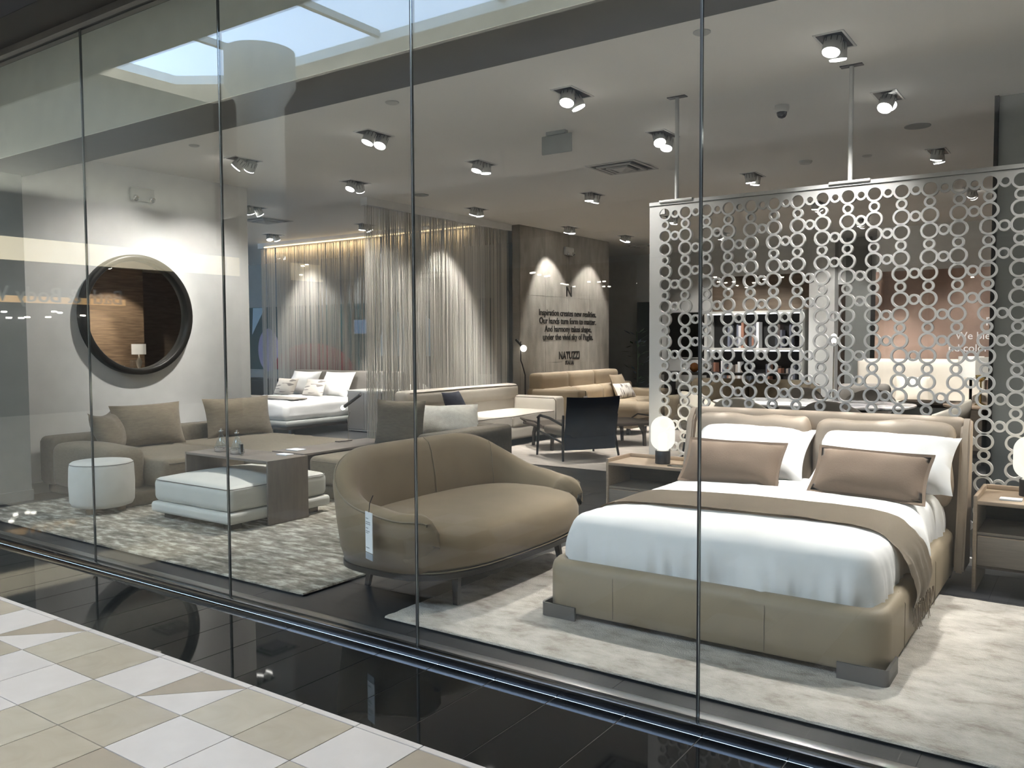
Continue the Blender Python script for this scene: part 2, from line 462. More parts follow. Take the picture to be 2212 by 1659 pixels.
# polished black apron in front of the glass
ap = struct(thing('floor_apron', 'polished black tile apron in front of the shop window', 'floor'))
box('mortar_bed', 'joint_grey', ap, -18.5, 2.337, -.03, 8, 2.98, -.0025)
BP = .3235
for k in range(-5, 23):
    x0 = -1.209 - k * BP
    link('tile', shared(CA, ('black_tile', 0), lambda: slab(nb(), [(-BP + .0024, .0), (-.0024, .0), (-.0024, .6415), (-BP + .0024, .6415)]), 'tile_black'), ap, (x0, 2.3365, 0))
bm = nb(); bx(bm, -18.5, 2.3365, -.01, -1.209 - 23 * BP, 2.98, 0); bx(bm, -1.209 + 5 * BP, 2.3365, -.01, 8, 2.98, 0)
fin('apron_ends', bm, 'tile_black', ap)

# ------------------------------------------------------------------ shop front: sill, glass, header
tr = struct(thing('trim_1', 'brushed metal sill channel under the shop window glass', 'sill'))
SX0, SX1 = -9.0, 5.0
box('outer_rail', 'metal_front', tr, SX0, 2.978, 0, SX1, 3.018, .044, .001)
box('gasket', 'black', tr, SX0, 3.018, 0, SX1, 3.052, .036)
box('inner_rail', 'metal', tr, SX0, 3.052, 0, SX1, 3.112, .036, .002)
JX = [-8.42, -7.003, -5.559, -4.112, -2.68, -1.249, .186, 1.62, 3.05, 5.0]
for i in range(len(JX) - 1):
    o = box('window_%d' % (i + 1), 'shop_glass', None, JX[i] + .0065, GY - .006, .036, JX[i + 1] - .004, GY + .006, 3.57)
    struct(o)
for i in range(1, len(JX) - 1):
    box('sealant', 'black', tr, JX[i] - .004, GY - .006, .036, JX[i] + .003, GY + .005, 3.57)
    box('polished_edge', 'edge_glass', tr, JX[i] + .003, GY - .0065, .036, JX[i] + .0065, GY + .0065, 3.57)
th = struct(thing('trim_2', 'dark header channel above the shop window glass', 'header'))
box('outer_rail', 'grey_metal', th, SX0, 2.978, 3.555, SX1, 3.022, 3.62)
box('gasket', 'black', th, SX0, 3.022, 3.56, SX1, 3.05, 3.62)
box('inner_rail', 'grey_metal', th, SX0, 3.05, 3.555, SX1, 3.09, 3.62)
wf_ = struct(thing('wall_shopfront', 'dark bulkhead over the shop window', 'wall'))
box('soffit_panel', 'header_dark', wf_, -18.5, 2.7, 3.6, 8, 3.0, 3.66)
box('edge_panel', 'header_blue', wf_, -18.5, 2.4, 3.6, 8, 2.698, 3.66)
box('bulkhead', 'mall_dark', wf_, -18.5, 2.4, 3.66, 8, 3.15, 7.5)
box('pier_left', 'mall_wall', wf_, -18.5, 2.7, 0, -9.0, 3.2, 3.6)
box('pier_right', 'mall_wall', wf_, 5.0, 2.7, 0, 8, 3.2, 3.6)

# ------------------------------------------------------------------ the shop's shell
fl = struct(thing('floor', 'charcoal tiled shop floor', 'floor'))
box('sub_floor', 'floor_joint', fl, -8.9, 3.112, -.04, 1.2, 9.112, -.0025)
bm = nb(); bx(bm, -22, 3.112, -.04, -8.9, 20, 0); bx(bm, 1.2, 3.112, -.04, 6, 20, 0); bx(bm, -8.9, 9.112, -.04, 1.2, 20, 0)
fin('floor_field', bm, 'floor_dark', fl)
for j in range(10):
    for i in range(-1, 9):
        off = .6 if j % 2 else 0
        xa_ = -8.9 + i * 1.2 + off; xb_ = min(xa_ + 1.2, 1.2); xa_ = max(xa_, -8.9)
        if xb_ - xa_ < .05: continue
        w = round(xb_ - xa_, 3)
        link('floor_tile', shared(CA, ('floor_tile', w), lambda: slab(nb(), [(.0012, .0012), (w - .0012, .0012), (w - .0012, .5988), (.0012, .5988)], -.003, 0), 'floor_dark'), fl, (xa_, 3.112 + j * .6, 0))

ce = struct(thing('ceiling', 'flat grey painted shop ceiling', 'ceiling'))
box('ceiling_slab', 'ceiling', ce, -22, 4.05, CEIL, 6, 20, CEIL + .12)
bm = nb(); bx(bm, -22, 3.55, 3.093, 6, 4.05, 3.11); bx(bm, -22, 4.03, 3.11, 6, 4.05, CEIL + .12)
fin('soffit', bm, 'soffit', ce)
box('fascia', 'fascia', ce, -22, 3.54, 3.093, 6, 3.55, 3.9)
box('pocket_top', 'soffit', ce, -22, 3.09, 3.85, 6, 3.56, 3.9)

wl = struct(thing('wall_left', 'white side wall carrying the round mirror', 'wall'))
box('wall_panel', 'wall_white', wl, -8.93, 4.0, 0, -8.73, 6.82, CEIL)
wp = struct(thing('wall_pier', 'grey wall pier beside the shop window', 'wall'))
box('pier', 'wall_grey', wp, -8.93, 3.15, 0, -8.42, 4.0, 3.093)
bl = struct(thing('baseboard_left', 'low white skirting along the mirror wall', 'baseboard'))
box('skirting', 'plastic_white', bl, -8.73, 4.0, 0, -8.715, 6.82, .11)
box('skirting', 'wall_grey', bl, -8.42, 3.15, 0, -8.405, 4.012, .10)

wt = struct(thing('wall_slogan', 'grey concrete-look wall with black lettering', 'wall'))
box('wall_panel', 'concrete', wt, -8.02, 11.55, 0, -7.88, 14.62, CEIL)
# cast-look panels, each a slab of its own
for k, (y0, y1) in enumerate(((11.56, 12.32), (12.325, 13.10), (13.105, 13.86), (13.865, 14.61))):
    for j, (z0, z1) in enumerate(((0, 1.13), (1.135, 2.27), (2.275, 3.40))):
        box('panel', 'concrete', wt, -7.885, y0, z0, -7.87, y1, z1)
R90 = (PI / 2, 0, PI / 2)
text('lettering', 'Inspiration creates new realities.', .152, 'print_black', wt, (-7.866, 13.11, 1.945), R90, bold=.002)
text('lettering', 'Our hands turn form to matter.', .152, 'print_black', wt, (-7.866, 13.11, 1.805), R90, bold=.002)
text('lettering', 'And harmony takes shape,', .152, 'print_black', wt, (-7.866, 13.11, 1.665), R90, bold=.002)
text('lettering', 'under the vivid sky of Puglia.', .152, 'print_black', wt, (-7.866, 13.11, 1.525), R90, bold=.002)
text('lettering', 'N', .25, 'print_black', wt, (-7.866, 13.11, 2.30), R90, sx=1.15, bold=.003)
text('lettering', 'NATUZZI', .185, 'print_black', wt, (-7.866, 13.12, 1.185), R90, sx=.92, bold=.004)
text('lettering', 'ITALIA', .10, 'print_black', wt, (-7.866, 13.12, 1.08), R90, sx=1., bold=.002)

# grey wall behind the right end of the screen
wg = struct(thing('wall_right', 'dark grey partition wall behind the circle screen', 'wall'))
box('wall_panel', 'wall_grey', wg, -.72, 7.78, 0, 6, 7.95, CEIL)
box('edge_strip', 'black', wg, -.74, 7.74, 0, -.71, 7.96, CEIL)
# far walls
wb = struct(thing('wall_back', 'far wall of the shop', 'wall'))
box('wall_panel', 'wall_white', wb, -7.9, 17.2, 0, -6.75, 17.4, CEIL)
box('wood_panel', 'wood_wall', wb, -6.75, 17.1, 0, -4.62, 17.3, 2.82)
box('wood_return', 'wall_white', wb, -6.75, 17.1, 2.82, -4.62, 17.3, CEIL)
box('white_column', 'wall_white', wb, -4.62, 16.6, 0, -4.15, 17.3, CEIL)
box('dark_slot', 'walnut', wb, -4.15, 16.9, 0, -4.0, 17.3, 2.7)
box('grey_panel', 'wall_grey', wb, -4.0, 16.8, 0, -3.55, 17.3, CEIL)
box('door_frame', 'black', wb, -3.55, 16.8, 0, -3.22, 17.3, 2.55)
box('wall_above', 'wall_white', wb, -4.15, 16.84, 2.55, -3.0, 17.35, CEIL)
box('rear_panel', 'wall_white', wb, -22, 17.6, 0, 6, 17.8, CEIL)
box('side_panel', 'wall_white', wb, -22, 17.2, 0, -7.9, 17.4, CEIL)
box('dark_doorway', 'black', wb, -8.45, 17.0, 0, -7.95, 17.2, 2.35)
wc = struct(thing('wall_art', 'brown cloud-patterned feature wall with white lettering', 'wall'))
box('wall_panel', 'cloud_wall', wc, -3.22, 15.6, 0, 6, 15.8, 2.66)
box('wall_above', 'wall_white', wc, -3.22, 15.65, 2.66, 6, 15.8, CEIL)
RF = (PI / 2, 0, 0)
text('lettering', 'ROO', .19, 'print_white', wc, (-1.55, 15.597, 1.72), RF, align='LEFT', bold=.002)
text('lettering', 'We blend d', .17, 'print_white', wc, (-1.98, 15.597, 1.50), RF, align='LEFT', bold=.001)
text('lettering', 'nd colors to crea', .17, 'print_white', wc, (-2.08, 15.597, 1.30), RF, align='LEFT', bold=.001)
wr_ = struct(thing('wall_stone', 'brown banded stone wall on the far right side', 'wall'))
box('wall_panel', 'brown_wall', wr_, 3.2, 8.0, 0, 3.4, 12.75, CEIL)
box('recess_panel', 'wood_wall', wr_, 3.9, 12.75, 0, 4.1, 18, CEIL)
box('outer_panel', 'wall_white', wr_, 6, 3.1, 0, 6.2, 20, CEIL)
wx = struct(thing('wall_far_left', 'dim far side wall behind the string curtains', 'wall'))
box('wall_panel', 'wall_grey', wx, -22.2, 3.1, 0, -22, 20, CEIL)
wm = struct(thing('wall_mural', 'dark grey wall carrying the teal mural', 'wall'))
box('wall_panel', 'wall_grey', wm, -20, 13.6, 0, -8.1, 13.75, CEIL)

# ------------------------------------------------------------------ the concourse seen in the glass
mc = struct(thing('ceiling_concourse', 'high pale concourse ceiling with a skylight', 'ceiling'))
bm = nb(); bx(bm, -18.5, -7.4, 7.5, 8, -6.65, 7.7); bx(bm, -18.5, -3.46, 7.5, 8, 3.1, 7.7); bx(bm, -18.5, -6.65, 7.5, -17.8, -3.46, 7.7); bx(bm, -2, -6.65, 7.5, 8, -3.46, 7.7)
prism(bm, [(-17.8, -6.65), (-16.7, -6.65), (-17.8, -5.9)], 7.5, 7.7)
fin('ceiling_slab', bm, 'mall_ceiling', mc)
for k in range(5):
    x = -15.2 + 3.1 * k; box('skylight_bar', 'mall_column', mc, x - .06, -6.65, 7.62, x + .06, -3.46, 7.75)
wo = struct(thing('wall_opposite', 'shop fronts across the concourse', 'wall'))
box('upper_wall', 'mall_dark', wo, -18.5, -7.6, 3.95, 8, -7.4, 7.7)
box('low_ceiling', 'mall_dark', wo, -18.5, -11.2, 3.95, 8, -7.4, 4.1)
box('sign_band', 'mall_wall', wo, -18.5, -11.2, 3.3, 8, -10.8, 4.0)
bm = nb()
for x in (-18.4, -13.2, -8.1, -3.0, 2.2, 7.6): bx(bm, x - .35, -11.2, 0, x + .35, -10.9, 3.3)
fin('piers', bm, 'mall_wall', wo)
bm = nb(); bx(bm, -18.5, -22.2, 0, 8, -22, 3.3); bx(bm, -18.5, -22, 3.2, 8, -11.2, 3.3); bx(bm, -18.5, -22, -.03, 8, -11, 0); bx(bm, -18.7, -22.2, 0, -18.5, -11, 3.3); bx(bm, 8, -22.2, 0, 8.2, -11, 3.3)
fin('shop_interiors', bm, 'wood_wall', wo)
ww = struct(thing('wall_wing', 'shop front of the side wing across the concourse', 'wall'))
box('upper_wall', 'mall_grey', ww, -18.7, -11, 3.2, -18.5, 2.7, 7.7)
box('lower_wall', 'mall_dark', ww, -18.7, -11, 0, -18.5, 2.7, 3.2)
for y0, y1 in ((-8.1, 1.5), (-11, -9.75)): box('cove_light', 'cove_cream', ww, -18.6, y0, 3.23, -18.42, y1, 3.70)
box('cove_gap', 'mall_wall', ww, -18.6, -9.75, 3.2, -18.45, -8.1, 3.75)
box('sign_glow', 'sign_warm', ww, -18.5, -4.9, 2.36, -18.47, 1.4, 2.50)
text('sign_letters', 'Bath & Body Works', .46, 'mall_column', ww, (-18.4, -4.8, 2.38), R90, ext=.02, align='LEFT')
ws_ = struct(thing('wall_end', 'plain end wall of the concourse', 'wall'))
box('wall_panel', 'mall_wall', ws_, 8, -11, 0, 8.2, 3.2, 7.7)
col = tag(fin('column', lathe(nb(), [(.48, 0), (.48, 6.4), (.72, 6.8), (.72, 7.5)], 32, (-14.45, -5.6, 0)), 'mall_column', smooth=True), 'round pale column reflected in the glass under the skylight', 'column')
pn = thing('added_pendant', 'long linear pendant added to brighten the concourse ceiling', 'added pendant', (-10, -1.0, 5.8)); box('housing', 'mall_column', pn, -7, -.1, 0, 7, .1, .05)  # made-up body under the added pendant uplight
for x in (-5, 0, 5): box('cable', 'black', pn, x - .008, -.008, .05, x + .008, .008, 1.7)
sg = tag(box('shop_screen', 'screen_blue', None, -18.0, -11.75, 1.75, -17.55, -11.7, 2.15), 'small blue lit display screen reflected in the glass', 'screen')
dl0 = fin('shop_downlight', lathe(nb(), [(.045, 0), (.045, .03)], 12), 'dot_light', None, (0, 0, 0))
first = True
for x, y, z in [(x, y, 3.17) for x, y in [(-11.6, -11.46), (-11.48, -11.37), (-11.77, -12.07), (-11.89, -12.57), (-11.75, -12.48), (-13.06, -15.28), (-13.1, -15.51), (-13.15, -15.74), (-13.44, -16.61), (-12.05, -15.1), (-11.82, -15.28), (-11.62, -15.21), (-12.72, -17.2), (-12.59, -17.31), (-10.71, -15.7), (-11.21, -16.52), (-13.47, -21.19), (-8.52, -15.68), (-9.12, -17.47), (-9.09, -17.99), (-10.08, -20.89), (-8.77, -17.75), (-9.28, -19.44), (-9.38, -20.53), (-8.44, -18.51), (-7.76, -17.37), (-7.08, -16.82), (-3.43, -15.24), (-2.94, -20.13)]] + [(-18.4, y, z) for y, z in [(-2.23, 2.14), (-2.32, 2.02), (-2.56, 2.02), (-2.68, 2.04), (-3.11, 2.05), (-3.24, 2.17), (-3.36, 2.15), (-3.86, 2.1), (-10.14, 3.62), (-10.29, 3.67), (-10.08, 3.37), (-12.08, 3.38)]]:
    o = dl0 if first else dl0.copy()
    if not first: COL.objects.link(o)
    first = False
    o.location = (x, y, z); tag(o, 'tiny bright downlight of the shops opposite, mirrored in the glass', 'downlight', 'downlights of the opposite shops')


# ------------------------------------------------------------------ recessed twin spotlights
def fixture(x, y, where, aims, heads=((-.08, .1), (.08, .1)), pw=150):
    f = thing('recessed_spotlight', 'recessed twin ceiling spotlight ' + where, 'spotlight', (x, y, CEIL), 0, 'ceiling spotlights of the shop')
    bm = nb()
    for a in ((-.095, -.175, .095, -.160), (-.095, .160, .095, .175), (-.095, -.160, -.080, .160), (.080, -.160, .095, .160)): bx(bm, a[0], a[1], -.006, a[2], a[3], .0)
    fin('trim_ring', bm, 'silver_trim', f)
    box('dark_recess', 'black', f, -.08, -.16, -.001, .08, .16, .0)
    for (hy, drop), aim in zip(heads, aims):
        v = Vector(aim[0]) - (Vector((x, y + hy, CEIL - drop)))
        q = v.to_track_quat('-Z', 'Y').to_euler()
        h = fin('spot_head', lathe(nb(), [(.05, .085), (.055, .08), (.058, -.012), (.056, -.016)], 20), 'plastic_white', f, (0, hy, -drop + .02), q, smooth=True)
        bm = nb()
        for k in range(10):
            a = 2 * PI * k / 10
            bx(bm, .054 * math.cos(a) - .003, .054 * math.sin(a) - .003, .035, .054 * math.cos(a) + .003, .054 * math.sin(a) + .003, .082)
        fin('cooling_fins', bm, 'grey_metal', h)['kind'] = 'stuff'
        fin('lens', lathe(nb(), [(.053, -.0165), (.052, -.024), (.03, -.028)], 20), 'lens', h, smooth=True)
        p = aim[1] if len(aim) > 1 else pw
        s = spot(f, (0, hy, -drop - .03), aim[0], p, *(aim[2:] if len(aim) > 2 else ()))
    return f


A = fixture
A(-1.45, 5.72, 'over the foot of the beige bed', [((-1.7, 4.7, .5), 165), ((-1.5, 6.2, 1.2), 80, 75, .8)])
A(-1.43, 7.24, 'tilted towards the bed from behind the circle screen', [((-1.9, 5.5, .7), 75), ((-.9, 5.5, .7), 75)], heads=((-.08, .12), (.07, .07)))
A(-3.40, 5.72, 'above the end of the tan curved sofa', [((-3.2, 4.4, .4), 80), ((-2.6, 6.3, 1.2), 55, 75, .8)])
A(-3.39, 7.34, 'tilted at the left edge of the circle screen', [((-2.6, 6.2, 1.3), 110), ((-3.3, 6.3, .5), 80)], heads=((-.07, .1), (.08, .12)))
A(-5.54, 5.76, 'above the white ottoman', [((-6.1, 4.6, .4), 95), ((-5.3, 4.2, 0), 85)])
A(-7.42, 5.76, 'in front of the round mirror', [((-8.73, 4.9, 1.7), 62, 80, .75), ((-8.73, 6.1, 1.7), 62, 80, .75)])
A(-5.51, 7.36, 'above the grey scatter cushions', [((-5.9, 6.4, .4), 140), ((-5.5, 7.6, .3), 90)])
A(-7.38, 7.34, 'above the corner of the taupe sectional sofa', [((-7.5, 5.9, .4), 140), ((-8.05, 8.6, 1.6), 60, 70, .8)])
A(-5.50, 9.75, 'above the navy leather armchair', [((-5.6, 9.8, .3), 130), ((-6.4, 10.2, .3), 110)])
A(-7.45, 9.83, 'washing the side string curtain above the cream sofa', [((-8.05, 9.75, 1.6), 120, 70, .6), ((-7.3, 10.4, .5), 150)])
A(-9.89, 7.86, 'at the end of the mirror wall', [((-10.4, 9.0, .5), 170), ((-9.9, 9.8, .5), 150)])
A(-12.12, 10.02, 'left of the bed behind the string curtain', [((-11.4, 9.6, .5), 110), ((-12, 10.8, 1.6), 60, 75, .8)])
A(-9.89, 10.06, 'over the head of the white bed', [((-10.2, 10.0, .5), 120), ((-9.4, 10.8, 1.6), 55, 75, .8)])
A(-7.40, 12.35, 'washing the left half of the slogan wall', [((-7.87, 12.5, 1.85), 75, 72, .45), ((-7.2, 12.6, .5), 120)])
A(-7.20, 13.99, 'washing the right half of the slogan wall', [((-7.87, 13.75, 1.85), 60, 72, .45), ((-7.2, 13.7, .5), 110)])
A(-3.37, 9.75, 'above the left end of the marble table', [((-3.3, 10.2, .7), 150), ((-3.9, 10.4, .4), 90)])
A(-1.42, 9.66, 'above the right end of the marble table', [((-2.0, 10.2, .7), 130), ((-1.2, 10.6, .7), 110)])
A(-3.31, 12.24, 'behind the marble table', [((-3.4, 12.8, .4), 140), ((-3.0, 13.8, .4), 130)])
A(-1.40, 12.30, 'in front of the cloud-patterned wall', [((-2.2, 15.0, .9), 190), ((-.9, 15.5, 1.4), 150)])
A(-5.50, 12.25, 'above the far pale rug', [((-5.9, 12.6, .2), 130), ((-6.3, 13.2, .3), 110)])
A(-5.60, 14.6, 'in front of the lit shelves', [((-5.6, 16.8, 1.4), 150), ((-6.6, 17, 1.5), 120)])
A(-3.20, 14.4, 'above the far cream sofa', [((-2.8, 15.2, .8), 170), ((-4.3, 16.7, 1.6), 130)])
A(.56, 5.72, 'right of the bed, outside the picture', [((.1, 4.5, 0), 150), ((-.4, 6.3, 1.2), 70, 75, .8)])
A(.56, 7.24, 'behind the right bedside table, outside the picture', [((-.1, 5.8, .5), 110), ((.5, 6.3, .8), 70)])
A(.56, 9.7, 'beyond the grey partition wall, outside the picture', [((.5, 10.6, .5), 120), ((1.5, 11, .5), 120)])
A(2.2, 11.2, 'washing the banded stone wall', [((3.2, 11.0, 1.8), 120, 65, .4), ((3.2, 12.1, 1.5), 120, 65, .4)])
A(-14.5, 12.2, 'washing the teal mural', [((-15, 13.6, 1.5), 90, 70, .5), ((-12.5, 13.6, 1.5), 90, 70, .5)])

# air vents
def vent(x, y, label):
    v = thing('ceiling_vent', label, 'vent', (x, y, CEIL))
    box('backing', 'black', v, -.27, -.27, -.002, .27, .27, 0)
    for k, (s, z) in enumerate(((.30, -.004), (.21, -.02), (.13, -.03))):
        bm = nb(); t = .03 if k else .035
        for a in ((-s, -s, s, -s + t), (-s, s - t, s, s), (-s, -s + t, -s + t, s - t), (s - t, -s + t, s, s - t)): bx(bm, a[0], a[1], z - .006, a[2], a[3], z if k == 0 else z + .012)
        fin('louvre_ring' if k else 'frame', bm, 'vent_white', v)
    bm = nb(); a = [(-.09, -.09), (.09, -.09), (.09, .09), (-.09, .09)]
    loft(bm, [[(x_, y_, -.03) for x_, y_ in a], [(x_ * .3, y_ * .3, -.055) for x_, y_ in a]]); fin('centre_cone', bm, 'vent_white', v)
    return v


vent(-4.39, 8.45, 'large square air vent near the dome camera'); vent(-10.8, 8.78, 'square air vent beyond the end of the mirror wall'); vent(-7.6, 15.6, 'square air vent in the far ceiling past the slogan wall')
# small ceiling devices
def disc(x, y, r, label, m='plastic_white', h=.012):
    o = fin('ceiling_disc', lathe(nb(), [(r, 0), (r, -h * .4), (r * .8, -h)], 24), m, None, (x, y, CEIL), smooth=True)
    return tag(o, label, 'ceiling disc')


disc(-2.086, 5.08, .055, 'round cover plate in the ceiling above the right glass joint'); disc(-7.267, 5.07, .05, 'round cover plate in the ceiling near the mirror wall')
disc(-4.703, 5.10, .055, 'round cover plate in the ceiling between the third and fourth panes'); disc(-2.653, 9.335, .07, 'round smoke detector above the marble table', h=.03)
disc(-2.053, 9.44, .05, 'small round cover plate right of the smoke detector')
sp_ = fin('ceiling_speaker', lathe(nb(), [(.11, 0), (.11, -.006), (.10, -.008)], 28), 'wall_grey', None, (-1.405, 8.41, CEIL)); tag(sp_, 'large round grey ceiling speaker above the bed', 'speaker')
sp_ = fin('ceiling_speaker', lathe(nb(), [(.10, 0), (.10, -.006), (.09, -.008)], 28), 'wall_grey', None, (-7.33, 8.48, CEIL)); tag(sp_, 'round grey ceiling speaker above the side string curtain', 'speaker')
dc = thing('dome_camera', 'white ceiling dome camera with a black eye', 'camera', (-2.193, 7.03, CEIL))
fin('mount', lathe(nb(), [(.058, 0), (.06, -.03), (.052, -.05), (.045, -.055)], 24), 'plastic_white', dc, smooth=True)
fin('dome', lathe(nb(), [(.042, -.05), (.040, -.075), (.028, -.095), (.01, -.103)], 24), 'dome_black', dc, smooth=True)
ex = thing('hanging_sign', 'plain grey panel hanging from the ceiling, seen from behind', 'sign', (-4.13, 6.67, CEIL))
box('bracket', 'exit_grey', ex, -.1, -.03, -.03, .1, .03, 0); box('panel', 'exit_grey', ex, -.16, -.012, -.2, .16, .012, -.03, .008)


def emergency(loc, rz, label):
    e = thing('emergency_light', label, 'emergency light', loc, rz)
    pad('body', 'plastic_white', e, -.14, -.06, -.07, .14, 0, .07, .02, 6)
    for s in (-1, 1):
        h = fin('lamp_head', lathe(nb(), [(.03, 0), (.036, .03), (.034, .034)], 16), 'plastic_white', e, (s * .095, -.05, -.04), (PI / 2 + .5, 0, 0), smooth=True)
        fin('lens', lathe(nb(), [(.03, .0345), (.02, .038)], 16), 'chrome', h)
    return e


emergency((-8.73, 5.40, 3.13), PI / 2, 'white twin-lamp emergency light above the round mirror')
emergency((-7.87, 13.06, 3.10), PI / 2, 'white twin-lamp emergency light above the slogan')

# ------------------------------------------------------------------ round mirror and what it shows
mr = thing('round_mirror', 'large round wall mirror in a deep black frame', 'mirror', (-8.73, 5.305, 1.81), PI / 2)
bm = nb(); n = 64
rings = [[(r * math.cos(2 * PI * k / n), y, r * math.sin(2 * PI * k / n)) for k in range(n)] for r, y in ((.655, 0), (.655, -.085), (.645, -.095), (.60, -.095), (.59, -.085), (.585, -.02))]
loft(bm, rings, cap=False); fin('frame', bm, 'frame_black', mr, smooth=True)
bm = nb(); loft(bm, [[(.588 * math.cos(2 * PI * k / n), y, .588 * math.sin(2 * PI * k / n)) for k in range(n)] for y in (-.002, -.022)]); fin('mirror_glass', bm, 'mirror', mr)
# console with lamp on the stone wall, visible in the mirror
ct = thing('console_table', 'oak console table by the stone wall, seen in the round mirror', 'table', (2.65, 11.9, 0))
box('top', 'oak', ct, -.25, -.8, .78, .25, .8, .82, .004)
for sx in (-.2, .2):
    for sy in (-.72, .72): box('leg', 'oak', ct, sx - .025, sy - .025, 0, sx + .025, sy + .025, .78)
tl = thing('table_lamp', 'table lamp with a white drum shade, seen in the round mirror', 'lamp', (2.6, 12.22, .82))
fin('base', lathe(nb(), [(.08, 0), (.08, .02), (.03, .04), (.07, .16), (.07, .22), (.02, .32), (.012, .42)], 24), 'chair_cream', tl, smooth=True)
fin('shade', lathe(nb(), [(.17, .40), (.17, .66), (.165, .66), (.165, .40)], 32, cap=False), 'shade_white', tl, smooth=True)
tag(fin('decor_bowl', lathe(nb(), [(.05, 0), (.16, .05), (.20, .12), (.19, .12), (.12, .04)], 24), 'boucle_white', None, (2.62, 11.62, .82), smooth=True), 'white bowl on the console, seen in the round mirror', 'bowl')
vs = thing('glass_vase', 'ribbed glass vase beside the mirrored table lamp', 'vase', (2.5, 12.0, .82))
for k in range(6): fin('ring', lathe(nb(), [(.07, k * .045 + .005), (.085, k * .045 + .02), (.07, k * .045 + .04)], 20), 'clear_glass', vs, smooth=True)

# ------------------------------------------------------------------ rugs
def rug(name, label, x0, y0, x1, y1, m, h=.018, n=90):
    t = thing(name, label, 'rug', ((x0 + x1) / 2, (y0 + y1) / 2, 0)); w, d = x1 - x0, y1 - y0
    rnd = random.Random(3); per = []
    cnt = int(2 * (w + d) / .035)
    def pt(s):
        s %= 2 * (w + d)
        if s < w: return (s - w / 2, -d / 2, 0, -1)
        if s < w + d: return (w / 2, s - w - d / 2, 1, 0)
        if s < 2 * w + d: return (w / 2 - (s - w - d), d / 2, 0, 1)
        return (-w / 2, d / 2 - (s - 2 * w - d), -1, 0)
    base = [pt(2 * (w + d) * k / cnt) for k in range(cnt)]
    top = [(x + nx * rnd.uniform(-.006, .007), y + ny * rnd.uniform(-.006, .007), h) for x, y, nx, ny in base]
    mid = [(x + nx * .006, y + ny * .006, h * .55) for x, y, nx, ny in base]; bot = [(x - nx * .004, y - ny * .004, 0) for x, y, nx, ny in base]
    bm = nb(); loft(bm, [mid, top], cap=False)
    tv = [v for v in bm.verts if abs(v.co.z - h) < 1e-5]; bm.faces.new(tv)
    fin('pile', bm, m, t, smooth=True, auto=30)
    bm = nb(); loft(bm, [bot, mid]); fin('edge_binding', bm, 'rug_edge', t)
    return t


rug('area_rug', 'pale mottled silky rug under the beige bed', -3.147, 3.31, 1.4, 5.40, 'rug_bed', .02)
rug('area_rug', 'grey-brown streaked rug under the white ottoman', -8.15, 3.34, -3.84, 6.2, 'rug_left', .02)
rug('area_rug', 'plain pale beige rug under the navy armchair', -6.85, 8.55, -3.4, 13.4, 'rug_far', .012)


# ------------------------------------------------------------------ the beige bed
def rr(hx, hy, r, n=8, per=None):
    """rounded rectangle outline, evenly walked; straight runs get extra points"""
    r = max(r, .01); out = []
    for cx_, cy_, a0 in ((hx - r, hy - r, 0), (-hx + r, hy - r, PI / 2), (-hx + r, -hy + r, PI), (hx - r, -hy + r, 1.5 * PI)):
        for k in range(n + 1): a = a0 + PI / 2 * k / n; out.append((cx_ + r * math.cos(a), cy_ + r * math.sin(a)))
    if per:
        full = []
        for k in range(len(out)):
            a, b = Vector(out[k]), Vector(out[(k + 1) % len(out)]); m = per if k % (n + 1) == n else 1
            for j in range(m): p = a.lerp(b, j / m); full.append((p.x, p.y))
        out = full
    return out


bed = thing('bed', 'beige leather double bed with a padded headboard, on the pale rug', 'bed', (-1.585, 4.9, .02))
HX, Y0, Y1 = .865, -1.09, 1.0
yc, hy = (Y0 + Y1) / 2, (Y1 - Y0) / 2
bm = nb()
loft(bm, [[(x, y + yc, z) for x, y in rr(HX - o, hy - o, .13 - o * .9, 8, 6)] for o, z in ((.012, .035), (0, .05), (0, .255), (.008, .285), (.028, .305), (.055, .31), (.078, .30), (.088, .28), (.09, .2))], cap=False)
fin('bed_frame', bm, 'bed_leather', bed, smooth=True)
for x in (-.445, .34): fin('seam', tube(nb(), [(x, Y0 - .001, .05), (x, Y0 - .001, .255), (x, Y0 + .03, .306)], .0018, 6), 'seam_bed', bed)
for y in (-.68, .2): fin('seam', tube(nb(), [(HX + .001, y, .05), (HX + .001, y, .255), (HX - .03, y, .306)], .0018, 6), 'seam_bed', bed)
for sx in (-1, 1):
    L = [(HX + .012, Y0 - .012), (HX - .2, Y0 - .012), (HX - .2, Y0 + .002), (HX - .002, Y0 + .002), (HX - .002, Y0 + .2), (HX + .012, Y0 + .2)]
    bm = prism(nb(), [(sx * x, y) for x, y in L], 0, .072)
    es = [e for e in bm.edges if abs(e.verts[0].co.z - e.verts[1].co.z) > .05 and (abs(abs(e.verts[0].co.x) - HX - .012) < .001 and abs(e.verts[0].co.y - Y0 + .012) < .001)]
    bmesh.ops.bevel(bm, geom=es, offset=.03, segments=4, profile=.5, affect='EDGES')
    fin('corner_foot', bm, 'grey_metal', bed, smooth=True, auto=40)
    box('back_foot', 'grey_metal', bed, sx * .82 - .03, .9, 0, sx * .82 + .03, .96, .06)
